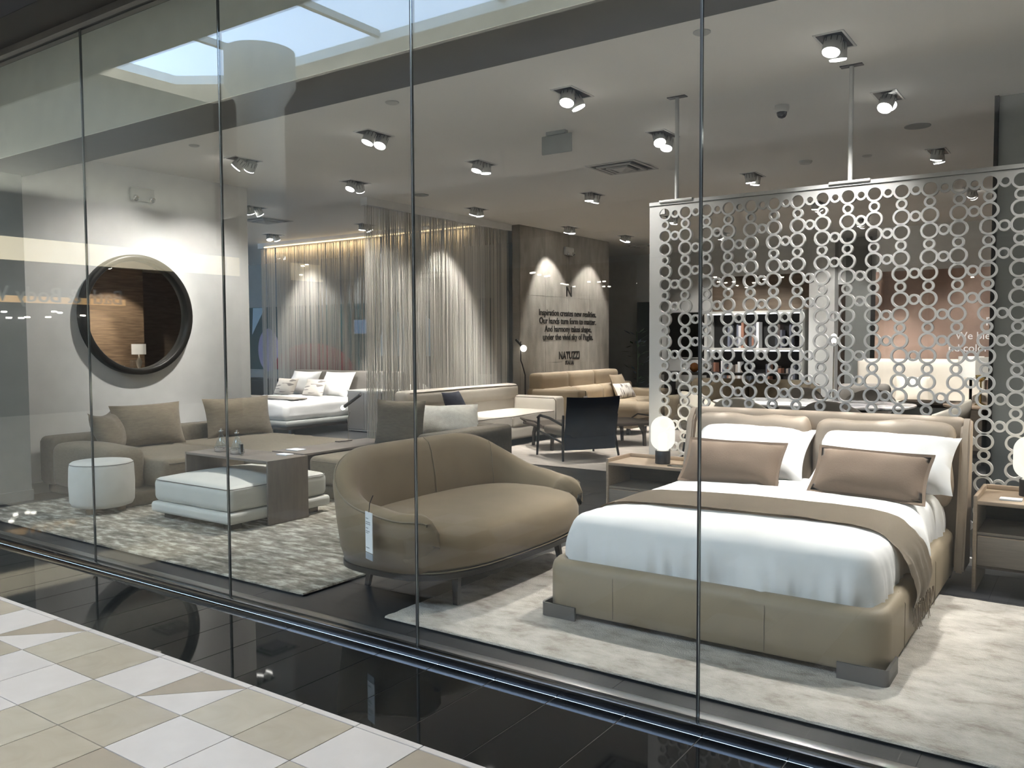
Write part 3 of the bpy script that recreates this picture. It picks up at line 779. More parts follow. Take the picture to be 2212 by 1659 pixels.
# headboard
hb = pad('headboard', 'bed_leather_hb', bed, -.90, 1.02, .03, .90, 1.15, .99, .05, 14)
for sx in (-1, 1):
    bm = nb(); prof = [(.80, .06), (1.10, .06), (1.13, .97), (1.06, .985), (.985, .90), (.90, .42)]
    prism(bm, prof, -.028, .028, lambda u, v, w: (sx * .905 + w, u, v)); bmesh.ops.bevel(bm, geom=bm.edges[:], offset=.012, segments=2, affect='EDGES')
    fin('headboard_wing', bm, 'bed_leather_hb', bed, smooth=True, auto=60)
for sx, sd in ((-1, 1.3), (1, 5.1)):
    bm = rpad(nb(), (0, 0, 0), (.42, .085, .26), .08, 22, 0, .022, 6, sd)
    bmesh.ops.transform(bm, matrix=Matrix.Translation((sx * .428, .935, .70)) @ Matrix.Rotation(-.10, 4, 'X'), verts=bm.verts[:])
    fin('headboard_cushion', bm, 'bed_leather_hb', bed, smooth=True, auto=70)

SHZ = [(0, .47), (.03, .512), (.08, .54), (.2, .558), (.4, .568), (.8, .572)]


def sh_top(e):
    if e <= 0: return .47
    for (a, za), (b, zb) in zip(SHZ, SHZ[1:]):
        if e <= b: return za + (zb - za) * (e - a) / (b - a)
    return .572


SW, SY0, SY1 = .795, -.985, .98
syc, shy = (SY0 + SY1) / 2, (SY1 - SY0) / 2
prof = [(-.006, .20), (-.012, .235), (-.016, .27), (-.018, .30), (-.018, .33), (-.016, .365), (-.012, .40), (-.006, .43), (0, .455), (.012, .49), (.03, .512), (.055, .53), (.08, .54), (.13, .55), (.2, .558), (.3, .564), (.42, .568), (.55, .572), (.68, .573), (.76, .573)]
bm = nb(); rings = []
for o, z in prof:
    ring = []
    for i, (x, y) in enumerate(rr(SW - o, shy - o, max(.10 - o, .012), 6, 90)):
        k = max(0, min(1, (.50 - z) / .2))
        s = (x * 1.7 + y * 1.3)
        n1 = noise.noise(Vector((x * 5.5 + (.5 - z) * 1.5, y * 5.5, 1.7))); n2 = noise.noise(Vector((x * 11 + 3 + z * 2, y * 11, 4.2)))
        fold = (.55 * n1 + .5 * (.35 - abs(n2)) + .3 * noise.noise(Vector((x * 22, y * 22, 9.)))) * .075 * k
        d = Vector((x, y)).normalized() if o < .1 else Vector((0, 0))
        wz = ((.4 - abs(noise.noise(Vector((x * 1.6, y * 8, 4.))))) * .011 + noise.noise(Vector((x * 5, y * 12, 7.))) * .003) * (1 - k)
        ring.append((x + d.x * fold, y + syc + d.y * fold, z + wz))
    rings.append(ring)
loft(bm, rings)
sheet = tag(fin('bed_sheet', bm, 'sheet', None, bed.location, smooth=True, auto=75), 'white sheet and duvet covering the beige bed', 'bedding')
fin('hem_stitch', tube(nb(), [(x, SY0 - .0195 + .004 * math.sin(x * 9), .285 + .004 * math.sin(x * 5)) for x in [-.7 + .05 * k for k in range(29)]], .002, 5), 'shade_white', sheet)

# throw blanket with fringe
path = []
for k in range(9): path.append((-SW - .040 + .002 * k, .36 + .012 * k))
for k in range(61):
    x = -SW - .012 + (2 * SW + .024) * k / 60; e = SW - abs(x); path.append((x, sh_top(e) + .014 + (.004 if e > .1 else 0)))
for k in range(17): path.append((SW + .034 + (HX + .022 - SW - .034) * min(1, k / 7) + .006 * math.sin(k * .7), .455 - .0165 * k))
bm = nb(); G = []
for i, (x, z) in enumerate(path):
    sk = .10 * (x + .8) / 1.6; row = []
    for j in range(15):
        v = j / 14; y = -.66 + sk + .46 * v
        hang = 1 if z < .44 else 0
        dx = (noise.noise(Vector((y * 14, z * 4, 2.))) * .022 * hang) * (1 if x > 0 else 1)
        row.append(bm.verts.new((x + dx, y + (.01 * noise.noise(Vector((x * 6, v * 3, 0)))), z + .003 * noise.noise(Vector((x * 5, y * 5, 8.))))))
    G.append(row)
for a, b in zip(G, G[1:]):
    for j in range(14): bm.faces.new([a[j], a[j + 1], b[j + 1], b[j]])
bmesh.ops.solidify(bm, geom=bm.faces[:], thickness=.007)
throw = tag(fin('throw_blanket', bm, 'throw', None, bed.location, smooth=True, auto=60), 'taupe fringed throw blanket laid across the beige bed', 'blanket')
bm = nb(); rnd = random.Random(5)
for k in range(70):
    y = -.555 + .46 * k / 70; x = HX + .022 + rnd.uniform(-.012, .014); L = rnd.uniform(.07, .115)
    tube(bm, [(x, y, .205), (x + rnd.uniform(-.006, .008), y + rnd.uniform(-.006, .006), .205 - L * .5), (x + rnd.uniform(-.01, .012), y + rnd.uniform(-.012, .012), .205 - L)], [.003, .0028, .0015], 4)
for k in range(50):
    y = -.66 + .46 * k / 50; x = -SW - .042 + rnd.uniform(-.008, .008); tube(bm, [(x, y, .37), (x - .004, y + rnd.uniform(-.01, .01), .30)], .0025, 4)
o = fin('fringe', bm, 'throw', throw); o['kind'] = 'stuff'

BZ = .02
cushion('bed_pillow', 'white bed pillow on the left, leaning on the headboard', 'pillow', 'sheet', .84, .47, .26, (-1.98, 5.50, .565 + BZ), 0, .86, 'white pillows on the beige bed', seed=2., wr=.02, pinch=.08)
cushion('bed_pillow', 'white bed pillow on the right with a stitched open hem', 'pillow', 'sheet', .84, .47, .26, (-1.11, 5.48, .565 + BZ), 0, .86, 'white pillows on the beige bed', seed=8., wr=.02, pinch=.08)
cushion('lumbar_cushion', 'small brown cushion in front of the left white pillow', 'cushion', 'pillow_brown', .62, .31, .15, (-1.95, 5.20, .575 + BZ), .03, .72, 'brown cushions on the beige bed', seed=4., wr=.010, flange=.018, pinch=.05)
cushion('lumbar_cushion', 'small brown cushion in front of the right white pillow', 'cushion', 'pillow_brown', .62, .31, .15, (-1.11, 5.16, .575 + BZ), -.02, .72, 'brown cushions on the beige bed', seed=14., wr=.010, flange=.018, pinch=.05, roll=.03)


# ------------------------------------------------------------------ bedside tables and capsule lamps
def nightstand(label, loc, w, d):
    t = thing('bedside_table', label, 'bedside table', loc, 0, 'oak bedside tables')
    box('top', 'oak', t, 0.012, 0, .525, w - .012, d, .548, .003)
    for s, x in ((-1, 0), (1, w - .022)): box('side_panel', 'oak', t, x, -.005, .0 if s > 0 else .0, x + .022, d, .578, .006)
    box('back_lip', 'oak', t, .02, d - .02, .548, w - .02, d, .578, .004)
    box('back_panel', 'walnut', t, .02, d - .03, .16, w - .02, d - .012, .525)
    box('shelf', 'oak_grey', t, .02, .01, .345, w - .02, d - .03, .362)
    dr = box('drawer', 'oak_grey', t, .024, 0, .165, w - .024, d - .04, .342, .003)
    box('pull_edge', 'oak', dr, .03, -.002, .337, w - .03, .004, .343)
    box('bottom_panel', 'walnut', t, .02, .02, .145, w - .02, d - .02, .162)
    return t


nightstand('oak bedside table left of the bed', (-3.18, 5.86, 0), .68, .40)
nightstand('oak bedside table at the right edge of the picture', (-.60, 5.63, 0), .70, .50)

GM = bpy.data.materials.new('globe_glow'); GM.use_nodes = True; N_ = GM.node_tree.nodes; L_ = GM.node_tree.links; N_.remove(N_['Principled BSDF'])
e_ = N_.new('ShaderNodeEmission'); e_.inputs[0].default_value = (1, .96, .84, 1); e_.inputs[1].default_value = 1.25
t_ = N_.new('ShaderNodeBsdfTransparent'); m_ = N_.new('ShaderNodeMixShader'); m_.inputs[0].default_value = .62
L_.new(t_.outputs[0], m_.inputs[1]); L_.new(e_.outputs[0], m_.inputs[2]); L_.new(m_.outputs[0], N_['Material Output'].inputs[0]); MATS['globe_glow'] = GM


def capsule_lamp(label, loc):
    t = thing('capsule_lamp', label, 'lamp', loc, 0, 'capsule table lamps')
    fin('base', lathe(nb(), [(.056, 0), (.058, .004), (.058, .098), (.054, .102)], 32), 'black', t, smooth=True)
    pr = [(.05, .10)] + [(.093 * math.cos(a), .188 + .088 * math.sin(a)) for a in [-1.15 + .15 * k for k in range(8)]]
    pr += [(.093 * math.cos(a), .275 + .093 * math.sin(a)) for a in [.0 + .157 * k for k in range(10)]] + [(.004, .368)]
    fin('globe', lathe(nb(), pr, 36), 'globe_glow', t, smooth=True)
    fin('inner_tube', lathe(nb(), [(.032, .10), (.034, .16), (.034, .205), (.024, .23), (.004, .238)], 24), 'lamp_core', t, smooth=True)
    d = bpy.data.lights.new('lamp_light', 'POINT'); d.energy = 7; d.color = (1, .85, .62); d.shadow_soft_size = .08
    o = bpy.data.objects.new('lamp_light', d); COL.objects.link(o); o.parent = t; o.location = (0, 0, .30)


capsule_lamp('glowing capsule lamp on a black base, on the left bedside table', (-2.775, 6.03, .548))
capsule_lamp('glowing capsule lamp cut off by the right edge of the picture', (-.335, 5.97, .548))
tag(box('coaster', 'smoke_glass', None, -2.68, 5.90, .549, -2.56, 6.0, .557, .003), 'dark glass coaster beside the left capsule lamp', 'coaster')
tag(box('price_card', 'paper', None, -.475, 5.72, .549, -.36, 5.80, .558), 'white price card on the right bedside table', 'card')

# ------------------------------------------------------------------ the circle screen
SY = 6.30
sc_ = thing('circle_screen', 'white perforated screen of linked circles hanging behind the bed', 'screen', (-3.016, SY, 0))
RB, RBI, RS, RSI, TH = .0565, .0425, .0375, .0225, .030


def ringmesh(name, ro, ri, n):
    bm = nb(); a = [2 * PI * k / n for k in range(n)]
    loft(bm, [[(r * math.cos(t), y, r * math.sin(t)) for t in a] for r, y in ((ro, -TH / 2), (ro, TH / 2), (ri, TH / 2), (ri, -TH / 2), (ro, -TH / 2))], cap=False)
    bmesh.ops.remove_doubles(bm, verts=bm.verts[:], dist=1e-5)
    bmesh.ops.recalc_face_normals(bm, faces=bm.faces[:])
    me = bpy.data.meshes.new(name); bm.to_mesh(me); bm.free(); me.materials.append(MATS['screen_white'])
    for p in me.polygons: p.use_smooth = True
    me.set_sharp_from_angle(angle=math.radians(40))
    return me


mB, mS = ringmesh('ring_large', RB, RBI, 28), ringmesh('ring_small', RS, RSI, 20)
CP, VB, VS = .1745, .1035, .1765
ZT = 2.508
zrow = [ZT]; gaps = []
z = ZT; k = 0
while True:
    z -= VS if k % 2 == 0 else VB
    if z < .1: break
    zrow.append(z); gaps.append(k % 2 == 0); k += 1
NC = 21
cells = []
for c in range(NC):
    x = .130 + c * CP
    for r, z in enumerate(zrow):
        cells.append((x, z, 'B'))
        if r + 1 < len(zrow) and gaps[r]: cells.append((x, (z + zrow[r + 1]) / 2, 'S'))
    if c + 1 < NC:
        for r, z in enumerate(zrow):
            on = (r % 4 in (0, 1)) if c % 2 == 0 else (r % 4 in (2, 3))
            if on or r == 0: cells.append((x + CP / 2, z, 'S'))


def vis(c):   # the ones the picture shows largest first: in frame, above the headboard or beside the bed
    X_ = -3.016 + c[0]
    seen = X_ < -.36 and (c[1] > .98 or X_ < -2.42 or (X_ > -.58 and c[1] > .55))
    return (0 if seen else 1, -c[0])


def yo(x, z, k): return (.0012 if k == 'S' else 0) + (.0006 if int(round(z * 100 + x * 57)) % 2 else 0)


cells.sort(key=vis)
restB = nb()
for i, (x, z, k) in enumerate(cells):
    if i < 300: link('ring' if k == 'B' else 'small_ring', mB if k == 'B' else mS, sc_, (x, yo(x, z, k), z))
    else:
        tmp = nb(); tmp.from_mesh(mB if k == 'B' else mS); bmesh.ops.translate(tmp, verts=tmp.verts[:], vec=(x, yo(x, z, k), z))
        me_ = bpy.data.meshes.new('t'); tmp.to_mesh(me_); restB.from_mesh(me_); tmp.free(); bpy.data.meshes.remove(me_)
o = fin('ring_field', restB, 'screen_white', sc_, smooth=True, auto=40); o['kind'] = 'stuff'


def bites(cs, lo, hi):
    """edge from lo to hi with half-round bites of radius r at each (pos, r); returns (pos, depth)"""
    out = [(lo, 0)]
    for p, r in sorted(cs):
        for k in range(13): a = PI - PI * k / 12; out.append((p + r * math.cos(a), r * math.sin(a)))
    return out + [(hi, 0)]


XR = .130 + (NC - 1) * CP + .13
col0 = [(z, RBI) for z in zrow] + [((zrow[r] + zrow[r + 1]) / 2, RSI) for r in range(len(zrow) - 1) if gaps[r]]
pts = [(0, 0.0), (0, ZT)] + [(.130 - d, p) for p, d in bites(col0, 0.0, ZT)][::-1]
fin('side_plate', prism(nb(), pts, -TH / 2 + .002, TH / 2 - .002, lambda u, v, w: (u, w, v)), 'screen_white', sc_)
row0 = [(.130 + c * CP, RBI) for c in range(NC)] + [(.130 + (c + .5) * CP, RSI) for c in range(NC - 1)]
pts = [(0, ZT), (0, 2.575), (XR, 2.575), (XR, ZT)] + [(p, ZT + d) for p, d in bites(row0, 0, XR)][::-1][1:-1]
fin('top_plate', prism(nb(), pts, -TH / 2 + .002, TH / 2 - .002, lambda u, v, w: (u, w, v)), 'screen_white', sc_)
box('top_rail', 'screen_white', sc_, 0, -.02, 2.579, XR, .02, 2.606)
box('bottom_rail', 'screen_white', sc_, 0, -.02, 0, XR, .02, .05)
for x in (.228, 1.535, 2.85):
    box('rod_shoe', 'screen_white', sc_, x - .14, -.03, 2.596, x + .14, .03, 2.616, .004)
    fin('hanger_rod', lathe(nb(), [(.016, 2.61), (.016, 3.405)], 14, (x, 0, 0)), 'screen_white', sc_, smooth=True)
    box('ceiling_plate', 'dark_metal', sc_, x - .075, -.03, CEIL - .006, x + .075, .03, CEIL)


# ------------------------------------------------------------------ the tan curved sofa
ts = thing('curved_sofa', 'small tan velvet sofa with a curved back, near the glass', 'sofa', (-3.30, 4.24, 0))
# base plate and seat
S0 = sup(.50, .86, 3.2, 64)
loft_r = lambda prof, e=3.2, hx=.50, hy=.86, cx=0, n=64: [[(x + cx, y, z) for x, y in sup(hx * s, hy * (1 - (1 - s) * hx / hy), e, n)] for s, z in prof]
fin('base_frame', loft(nb(), loft_r([(.96, .195), (.985, .20), (.985, .228), (.96, .232)])), 'dark_metal', ts, smooth=True)
seat_prof = [(.92, .232), (1.0, .26), (1.035, .32), (1.035, .38), (1.0, .43), (.93, .462), (.8, .48), (.6, .492), (.3, .497), (.05, .498)]
fin('seat', loft(nb(), loft_r(seat_prof, 3.0)), 'velvet_tan', ts, smooth=True, auto=80)
fin('seat_piping', tube(nb(), [(x, y, .238) for x, y in sup(.488, .848, 3.1, 64)] + [(.488, 0, .238)], .0045, 6), 'seam_tan', ts)


# wrap-around back: walk from the near arm tip round the back to the far arm tip
def back_pt(t):
    a = PI + t * math.radians(128)          # t -1..1, 0 = middle of the back
    c, s = math.cos(a), math.sin(a); e = 2.9
    return Vector((.50 * math.copysign(abs(c) ** (2 / e), c), -.86 * math.copysign(abs(s) ** (2 / e), s), 0))


def back_h(t):
    u = abs(t); return .56 + .29 * (1 - max(0, min(1, (u - .22) / .62)) ** 1.15 * (3 - 2 * max(0, min(1, (u - .22) / .62)))) if u < .84 else .56


bm = nb(); rings = []; seam_top = []; NT = 72
sofa_in = []
for i in range(NT + 1):
    t = -1 + 2 * i / NT; p = back_pt(t); q = back_pt(t + .002) - back_pt(t - .002); d = q.normalized(); n_ = Vector((d.y, -d.x, 0))
    if n_.dot(p) < 0: n_ = -n_
    u = abs(t); hgt = .56 + .29 * (lambda w: 1 - (3 * w * w - 2 * w ** 3))(max(0, min(1, (u - .18) / .66)))
    th_ = .15 + .05 * max(0, (u - .55) / .45); end = max(0, (u - .90) / .10)   # fuller at the arm tips, rounded ends
    sc = math.sqrt(max(0.0, 1 - end * end)) if end < 1 else .06
    sc = max(sc, .06); th_ *= sc; zl = .238 + (1 - sc) * .12; hg = hgt - (1 - sc) * .10
    lean = .06
    o_b, o_t = .00, lean; ring = []
    prof = [(o_b, zl), (o_b + .025, zl + .10), (.03 + (o_t - .03) * .5, zl + (hg - zl) * .5), (o_t, hg - .075), (o_t - .012, hg - .03), (o_t - th_ * .28, hg - .002), (o_t - th_ * .55, hg), (o_t - th_ * .85, hg - .03), (o_t - th_, hg - .085), (.02 - th_ * 1.0, zl + (hg - zl) * .55), (-th_ * .95, zl + .12), (-th_ * .8, zl)]
    for k, (off, z) in enumerate(prof): ring.append(p + n_ * off + Vector((0, 0, z)))
    rings.append(ring); seam_top.append(ring[4] + n_ * .003)
    sofa_in.append((ring[8], ring[9], ring[10]))
loft(bm, rings); fin('backrest', bm, 'velvet_tan', ts, smooth=True, auto=80)
fin('back_piping', tube(nb(), [rings[2][0] + Vector((0, 0, .03))] + seam_top[2:-2] + [rings[-3][0]], .005, 6), 'seam_tan', ts)
for i in (37, 50):
    a, b, c = sofa_in[i]; fin('back_seam', tube(nb(), [rings[i][6] + Vector((0, 0, .002)), rings[i][7] + Vector((.002, 0, .002)), a + Vector((.003, 0, 0)), b + Vector((.004, 0, 0)), c + Vector((.004, 0, 0))], .0025, 6), 'seam_tan', ts)
for sx, sy in ((.33, -.53), (-.37, -.48), (.33, .53), (-.37, .48)):
    k = (sx + math.copysign(.02, sx), sy + math.copysign(.03, sy))
    bm = nb(); loft(bm, [[(sx + dx * .022, sy + dy * .016, .198) for dx, dy in ((-1, -1), (1, -1), (1, 1), (-1, 1))], [(k[0] + dx * .016, k[1] + dy * .012, .02 if sx > 0 else 0) for dx, dy in ((-1, -1), (1, -1), (1, 1), (-1, 1))]])
    fin('leg', bm, 'dark_metal', ts)
pt_ = thing('price_tag', 'long pale paper price tag hanging on the tan sofa arm', 'tag', (-3.235, 3.285, 0), -.35)
box('card', 'paper', pt_, -.042, -.002, .36, .042, .002, .58); box('stub', 'print_grey', pt_, -.042, -.0022, .32, .042, .0018, .355)
for z, w in ((.545, .03), (.525, .055), (.515, .055), (.492, .028), (.475, .045), (.466, .03), (.385, .04)): box('printed_line', 'print_grey', pt_, -.034, -.0032, z - .003, -.034 + w, -.002, z + .002)
fin('cord', tube(nb(), [(0, 0, .578), (.012, .0, .63), (.03, .012, .675)], .0025, 6), 'print_black', pt_)

# ------------------------------------------------------------------ pouf, ottoman, bridge table
po = thing('pouf', 'round white pouf on small wooden feet in front of the taupe sofa arm', 'pouf', (-7.225, 4.03, .02))
fin('body', lathe(nb(), [(.20, .05), (.245, .065), (.262, .10), (.268, .25), (.262, .40), (.255, .432), (.24, .445), (.16, .455), (.04, .458)], 40), 'boucle_white', po, smooth=True, auto=70)
fin('top_seam', tube(nb(), [(.257 * math.cos(a), .257 * math.sin(a), .430) for a in [2 * PI * k / 40 for k in range(41)]], .003, 6), 'seam_dark', po)
for k in range(3):
    a = k * 2 * PI / 3 - 1.2; fin('foot', lathe(nb(), [(.035, 0), (.042, .055)], 16, (.15 * math.cos(a), .15 * math.sin(a), 0)), 'oak', po)

ot = thing('ottoman', 'square white leather ottoman under the bridge table', 'ottoman', (-6.06, 4.62, .02))
pad('base', 'leather_white', ot, -.53, -.53, .055, .53, .53, .145, .028, 14)
pad('seat_cushion', 'leather_white', ot, -.515, -.515, .145, .515, .515, .345, .055, 22, .06, .004, 5, 3)
fin('seam', tube(nb(), [(x, y, .33) for x, y in rr(.51, .51, .06, 5)] + [(rr(.51, .51, .06, 5)[0][0], rr(.51, .51, .06, 5)[0][1], .33)], .0035, 6), 'seam_dark', ot)
for sx in (-1, 1):
    for sy in (-1, 1): box('foot', 'black', ot, sx * .4 - .05, sy * .4 - .05, 0, sx * .4 + .05, sy * .4 + .05, .056)

bt = thing('bridge_table', 'bronze-brown bridge table straddling the white ottoman', 'table', (-6.04, 4.645, .02))
box('top', 'table_top', bt, -.535, -.21, .505, .535, .21, .525, .002)
for sx in (-1, 1): box('side_panel', 'bronze_table', bt, sx * .545 - .01, -.21, 0, sx * .545 + .01, .21, .525, .002)


def flask(label, loc):
    t = thing('diffuser_bottle', label, 'bottle', loc, 0, 'glass bottles on the bridge table')
    fin('glass_body', lathe(nb(), [(.055, .035), (.05, .06), (.03, .11), (.014, .15), (.012, .175), (.011, .175), (.012, .15), (.028, .11), (.048, .06), (.052, .036)], 28), 'clear_glass', t, smooth=True)
    fin('metal_base', lathe(nb(), [(.057, 0), (.064, .008), (.062, .04), (.055, .045)], 28), 'chrome', t, smooth=True)
    fin('stopper', lathe(nb(), [(.011, .172), (.022, .174), (.022, .182), (.009, .185), (.009, .20), (.005, .203)], 20), 'chrome', t, smooth=True)


flask('clear glass flask on a metal base, left one on the bridge table', (-6.345, 4.63, .546)); flask('clear glass flask on a metal base, right one on the bridge table', (-6.10, 4.61, .546))
pf = thing('photo_block', 'clear acrylic photo block beside the glass flasks', 'photo frame', (-5.985, 4.56, .546), -.5)
box('acrylic', 'clear_glass', pf, -.06, -.012, 0, .06, .012, .10); box('picture', 'print_grey', pf, -.045, -.002, .01, .0, .002, .09); box('dark_edge', 'black', pf, .05, -.01, .03, .058, .01, .098)
tag(box('price_card', 'paper', None, -5.75, 4.74, .546, -5.62, 4.82, .554), 'folded price card on the end of the bridge table', 'card')

# ------------------------------------------------------------------ taupe sectional sofa (one floor-level L with a tray slot)
ss = thing('sectional_sofa', 'large low taupe sectional sofa along the mirror wall', 'sofa', (-7.9, 5.5, 0))
X0 = -7.9; Yo = 5.5


def S(name, x0, y0, z0, x1, y1, z1, m='taupe', r=.06, n=14, dome=0., wr=.003, seed=0.): return pad(name, m, ss, x0 - X0, y0 - Yo, z0, x1 - X0, y1 - Yo, z1, r, n, dome, wr, 4, seed)


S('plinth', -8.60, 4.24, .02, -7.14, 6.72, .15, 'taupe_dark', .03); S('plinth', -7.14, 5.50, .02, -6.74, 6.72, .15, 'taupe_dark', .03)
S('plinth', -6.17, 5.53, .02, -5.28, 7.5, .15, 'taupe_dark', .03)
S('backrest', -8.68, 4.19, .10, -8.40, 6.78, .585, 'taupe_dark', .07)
S('arm', -8.44, 4.19, .10, -7.38, 4.56, .52, 'taupe', .08, 16, .03, .005, 2)
S('seat_cushion', -8.42, 4.55, .15, -7.09, 5.47, .415, 'taupe', .06, 16, .02, .004, 4)
S('seat_cushion', -8.42, 5.46, .15, -6.72, 6.76, .415, 'taupe', .06, 16, .02, .004, 7)
S('seat_cushion', -6.20, 5.48, .15, -5.44, 7.5, .415, 'taupe', .06, 18, .02, .004, 9)
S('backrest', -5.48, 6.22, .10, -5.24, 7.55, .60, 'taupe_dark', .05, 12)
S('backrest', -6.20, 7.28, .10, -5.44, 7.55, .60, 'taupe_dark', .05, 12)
for (x0, y0, x1, y1) in ((-8.4, 5.465, -6.74, 5.465), (-6.18, 5.478, -5.46, 5.478)): fin('seat_seam', tube(nb(), [(x0 - X0 + .04, y0 - Yo, .375), (x1 - X0 - .04, y1 - Yo, .375)], .003, 6), 'piping', ss)
fin('seat_seam', tube(nb(), [(-7.088 - X0, 4.6 - Yo, .375), (-7.088 - X0, 5.44 - Yo, .375)], .003, 6), 'piping', ss)
tt = thing('tray_table', 'flat grey-brown tray table set between the taupe seats', 'table', (-6.46, 6.12, 0))
box('tray', 'table_top', tt, -.225, -.66, .415, .235, .64, .437, .002); box('support', 'walnut', tt, -.2, -.6, 0, .2, .6, .415)
rl = thing('reading_lamp', 'small metal reading lamp with a tilted tube head on the tray table', 'lamp', (-6.66, 6.47, .437))
box('base', 'bronze_table', rl, -.03, -.17, 0, .03, .03, .012, .003)
fin('stem', tube(nb(), [(0, 0, .012), (0, 0, .25), (.012, 0, .28), (.03, 0, .32)], .006, 8), 'chrome', rl, smooth=True)
hd = fin('head', lathe(nb(), [(.018, -.02), (.018, .26), (.014, .265)], 16), 'grey_metal', rl, (-.04, 0, .375), (0, 1.05, 0), smooth=True)
fin('bulb', lathe(nb(), [(.016, -.022), (.026, -.04), (.018, -.06), (.004, -.064)], 16), 'bulb', hd, smooth=True)
tag(box('price_card', 'paper', None, -6.60, 5.56, .438, -6.44, 5.68, .446), 'white price card on the tray table', 'card')
cushion('back_cushion', 'square taupe back cushion nearest the sofa arm', 'cushion', 'taupe_cush', .80, .46, .20, (-8.15, 5.10, .42), PI / 2, .25, 'taupe back cushions', seed=1., wr=.012)
cushion('back_cushion', 'slumped taupe cushion leaning on the sofa arm', 'cushion', 'taupe_cush', .52, .44, .20, (-8.08, 4.70, .425), 2.2, .45, 'taupe back cushions', seed=21., wr=.018, sag=.04)
cushion('back_cushion', 'square taupe back cushion at the far end of the mirror wall', 'cushion', 'taupe_cush', .86, .46, .20, (-8.18, 6.25, .42), PI / 2 - .1, .25, 'taupe back cushions', seed=6., wr=.012)
cushion('back_cushion', 'upright taupe cushion beside the tray table', 'cushion', 'taupe_cush', .62, .48, .18, (-5.98, 6.52, .42), .12, .12, 'taupe back cushions', seed=11., wr=.012)
cushion('scatter_pillow', 'grey square pillow turned edge-on behind the tan sofa', 'pillow', 'grey_cush', .50, .44, .18, (-6.06, 6.80, .42), 1.9, .3, 'grey pillows on the sectional', seed=15., wr=.014)
cushion('scatter_pillow', 'big grey pillow lying against the low sofa back', 'pillow', 'grey_cush', .78, .46, .24, (-5.72, 7.0, .43), .85, .6, 'grey pillows on the sectional', seed=17., wr=.016)
cushion('scatter_pillow', 'grey pillow lying flat behind the other grey pillows', 'pillow', 'grey_cush', .5, .40, .16, (-6.0, 7.14, .42), .8, .4, 'grey pillows on the sectional', seed=19., wr=.012)
cushion('scatter_pillow', 'dark navy pillow on the cream sofa', 'pillow', 'blue_cush', .46, .40, .16, (-7.28, 9.2, .44), PI / 2 + .1, .42, seed=23., wr=.010)


# ------------------------------------------------------------------ string curtains and the white bed behind
def string_curtain(label, a, b, zt, seed, dens=.0082, gold=False):
    t = thing('string_curtain', label, 'curtain', ((a[0] + b[0]) / 2, (a[1] + b[1]) / 2, 0)); rnd = random.Random(seed)
    L = math.hypot(b[0] - a[0], b[1] - a[1]); dx, dy = (b[0] - a[0]) / L, (b[1] - a[1]) / L
    bm = nb(); s = -L / 2
    cl = 0
    while s < L / 2:
        cl = noise.noise(Vector((s * 6, seed, 0)))
        w = rnd.uniform(.0028, .0052) * (1.25 if cl > 0 else .9); off = rnd.uniform(-.018, .018); x, y = dx * s - dy * off, dy * s + dx * off
        sw = rnd.uniform(-.004, .004); z0 = rnd.uniform(.02, .05)
        vs = [[bm.verts.new((x + (dx * math.cos(q) - dy * math.sin(q)) * w + dx * sw * k, y + (dy * math.cos(q) + dx * math.sin(q)) * w + dy * sw * k, z)) for q in (0, 2.1, 4.2)] for k, z in ((0, zt), (1, zt * .5), (.3, z0))]
        for u, v in zip(vs, vs[1:]):
            for k in range(3): bm.faces.new([u[k], u[(k + 1) % 3], v[(k + 1) % 3], v[k]])
        s += rnd.uniform(.4, 1.6) * dens * (1.5 if cl < -.25 else 1)
    o = fin('strands', bm, 'curtain', t); o['kind'] = 'stuff'
    hx_, hy_ = abs(dx) * L / 2 + .03, abs(dy) * L / 2 + .03
    bm = nb(); bx(bm, -hx_ - .03 * abs(dy), -hy_ - .03 * abs(dx), zt, hx_ + .03 * abs(dy), hy_ + .03 * abs(dx), CEIL); fin('track_box', bm, 'wall_white', t)
    if gold:
        box('led_strip', 'led_warm', t, -hx_ + .2, -.075, zt + .01, hx_ - .1, -.06, zt + .025)
        area('led_light', (0, -.09, zt - .01), (2 * hx_ - .4, .02), 12, (1, .72, .40), (.25, 0, 0), t)
    return t


string_curtain('pale string curtain running beside the cream sofa', (-8.05, 8.19), (-8.05, 11.46), 3.31, 2)
string_curtain('pale string curtain behind the head of the white bed', (-13.45, 10.82), (-8.1, 10.82), 3.31, 9, gold=True)
b2 = thing('bed', 'low bed dressed in white beyond the end of the mirror wall', 'bed', (-11.4, 9.75, 0))
pad('platform', 'walnut', b2, -.93, -.9, .12, .93, .92, .24, .02, 8)
pad('bed_rail', 'wall_grey', b2, -.95, -.93, .17, .95, .93, .26, .03, 8)
pad('headboard', 'chair_grey', b2, -.95, .86, .1, 1.75, .98, 1.0, .05, 14)
for sx in (-1, 1):
    for sy in (-.7, .7): box('leg', 'black', b2, sx * .8 - .03, sy - .03, 0, sx * .8 + .03, sy + .03, .13)
pad('white_duvet', 'sheet', None, -.91, -.9, 0, .91, .86, .31, .09, 26, .02, .016, 6, 4, loc=(-11.4, 9.75, .25)); tag(bpy.data.objects['white_duvet'], 'white duvet on the far bed', 'bedding')
pad('folded_throw', 'chair_grey', None, -.75, -.15, 0, .75, .15, .025, .012, 12, 0, .008, 5, 2, loc=(-11.35, 9.25, .578)); tag(bpy.data.objects['folded_throw'], 'folded grey throw across the far white bed', 'blanket')
for x, l in ((-11.85, 'left white pillow at the head of the far bed'), (-11.0, 'right white pillow at the head of the far bed')): cushion('bed_pillow', l, 'pillow', 'sheet', .74, .48, .2, (x, 10.3, .56), 0, .5, 'white pillows on the far bed', seed=x, wr=.014)
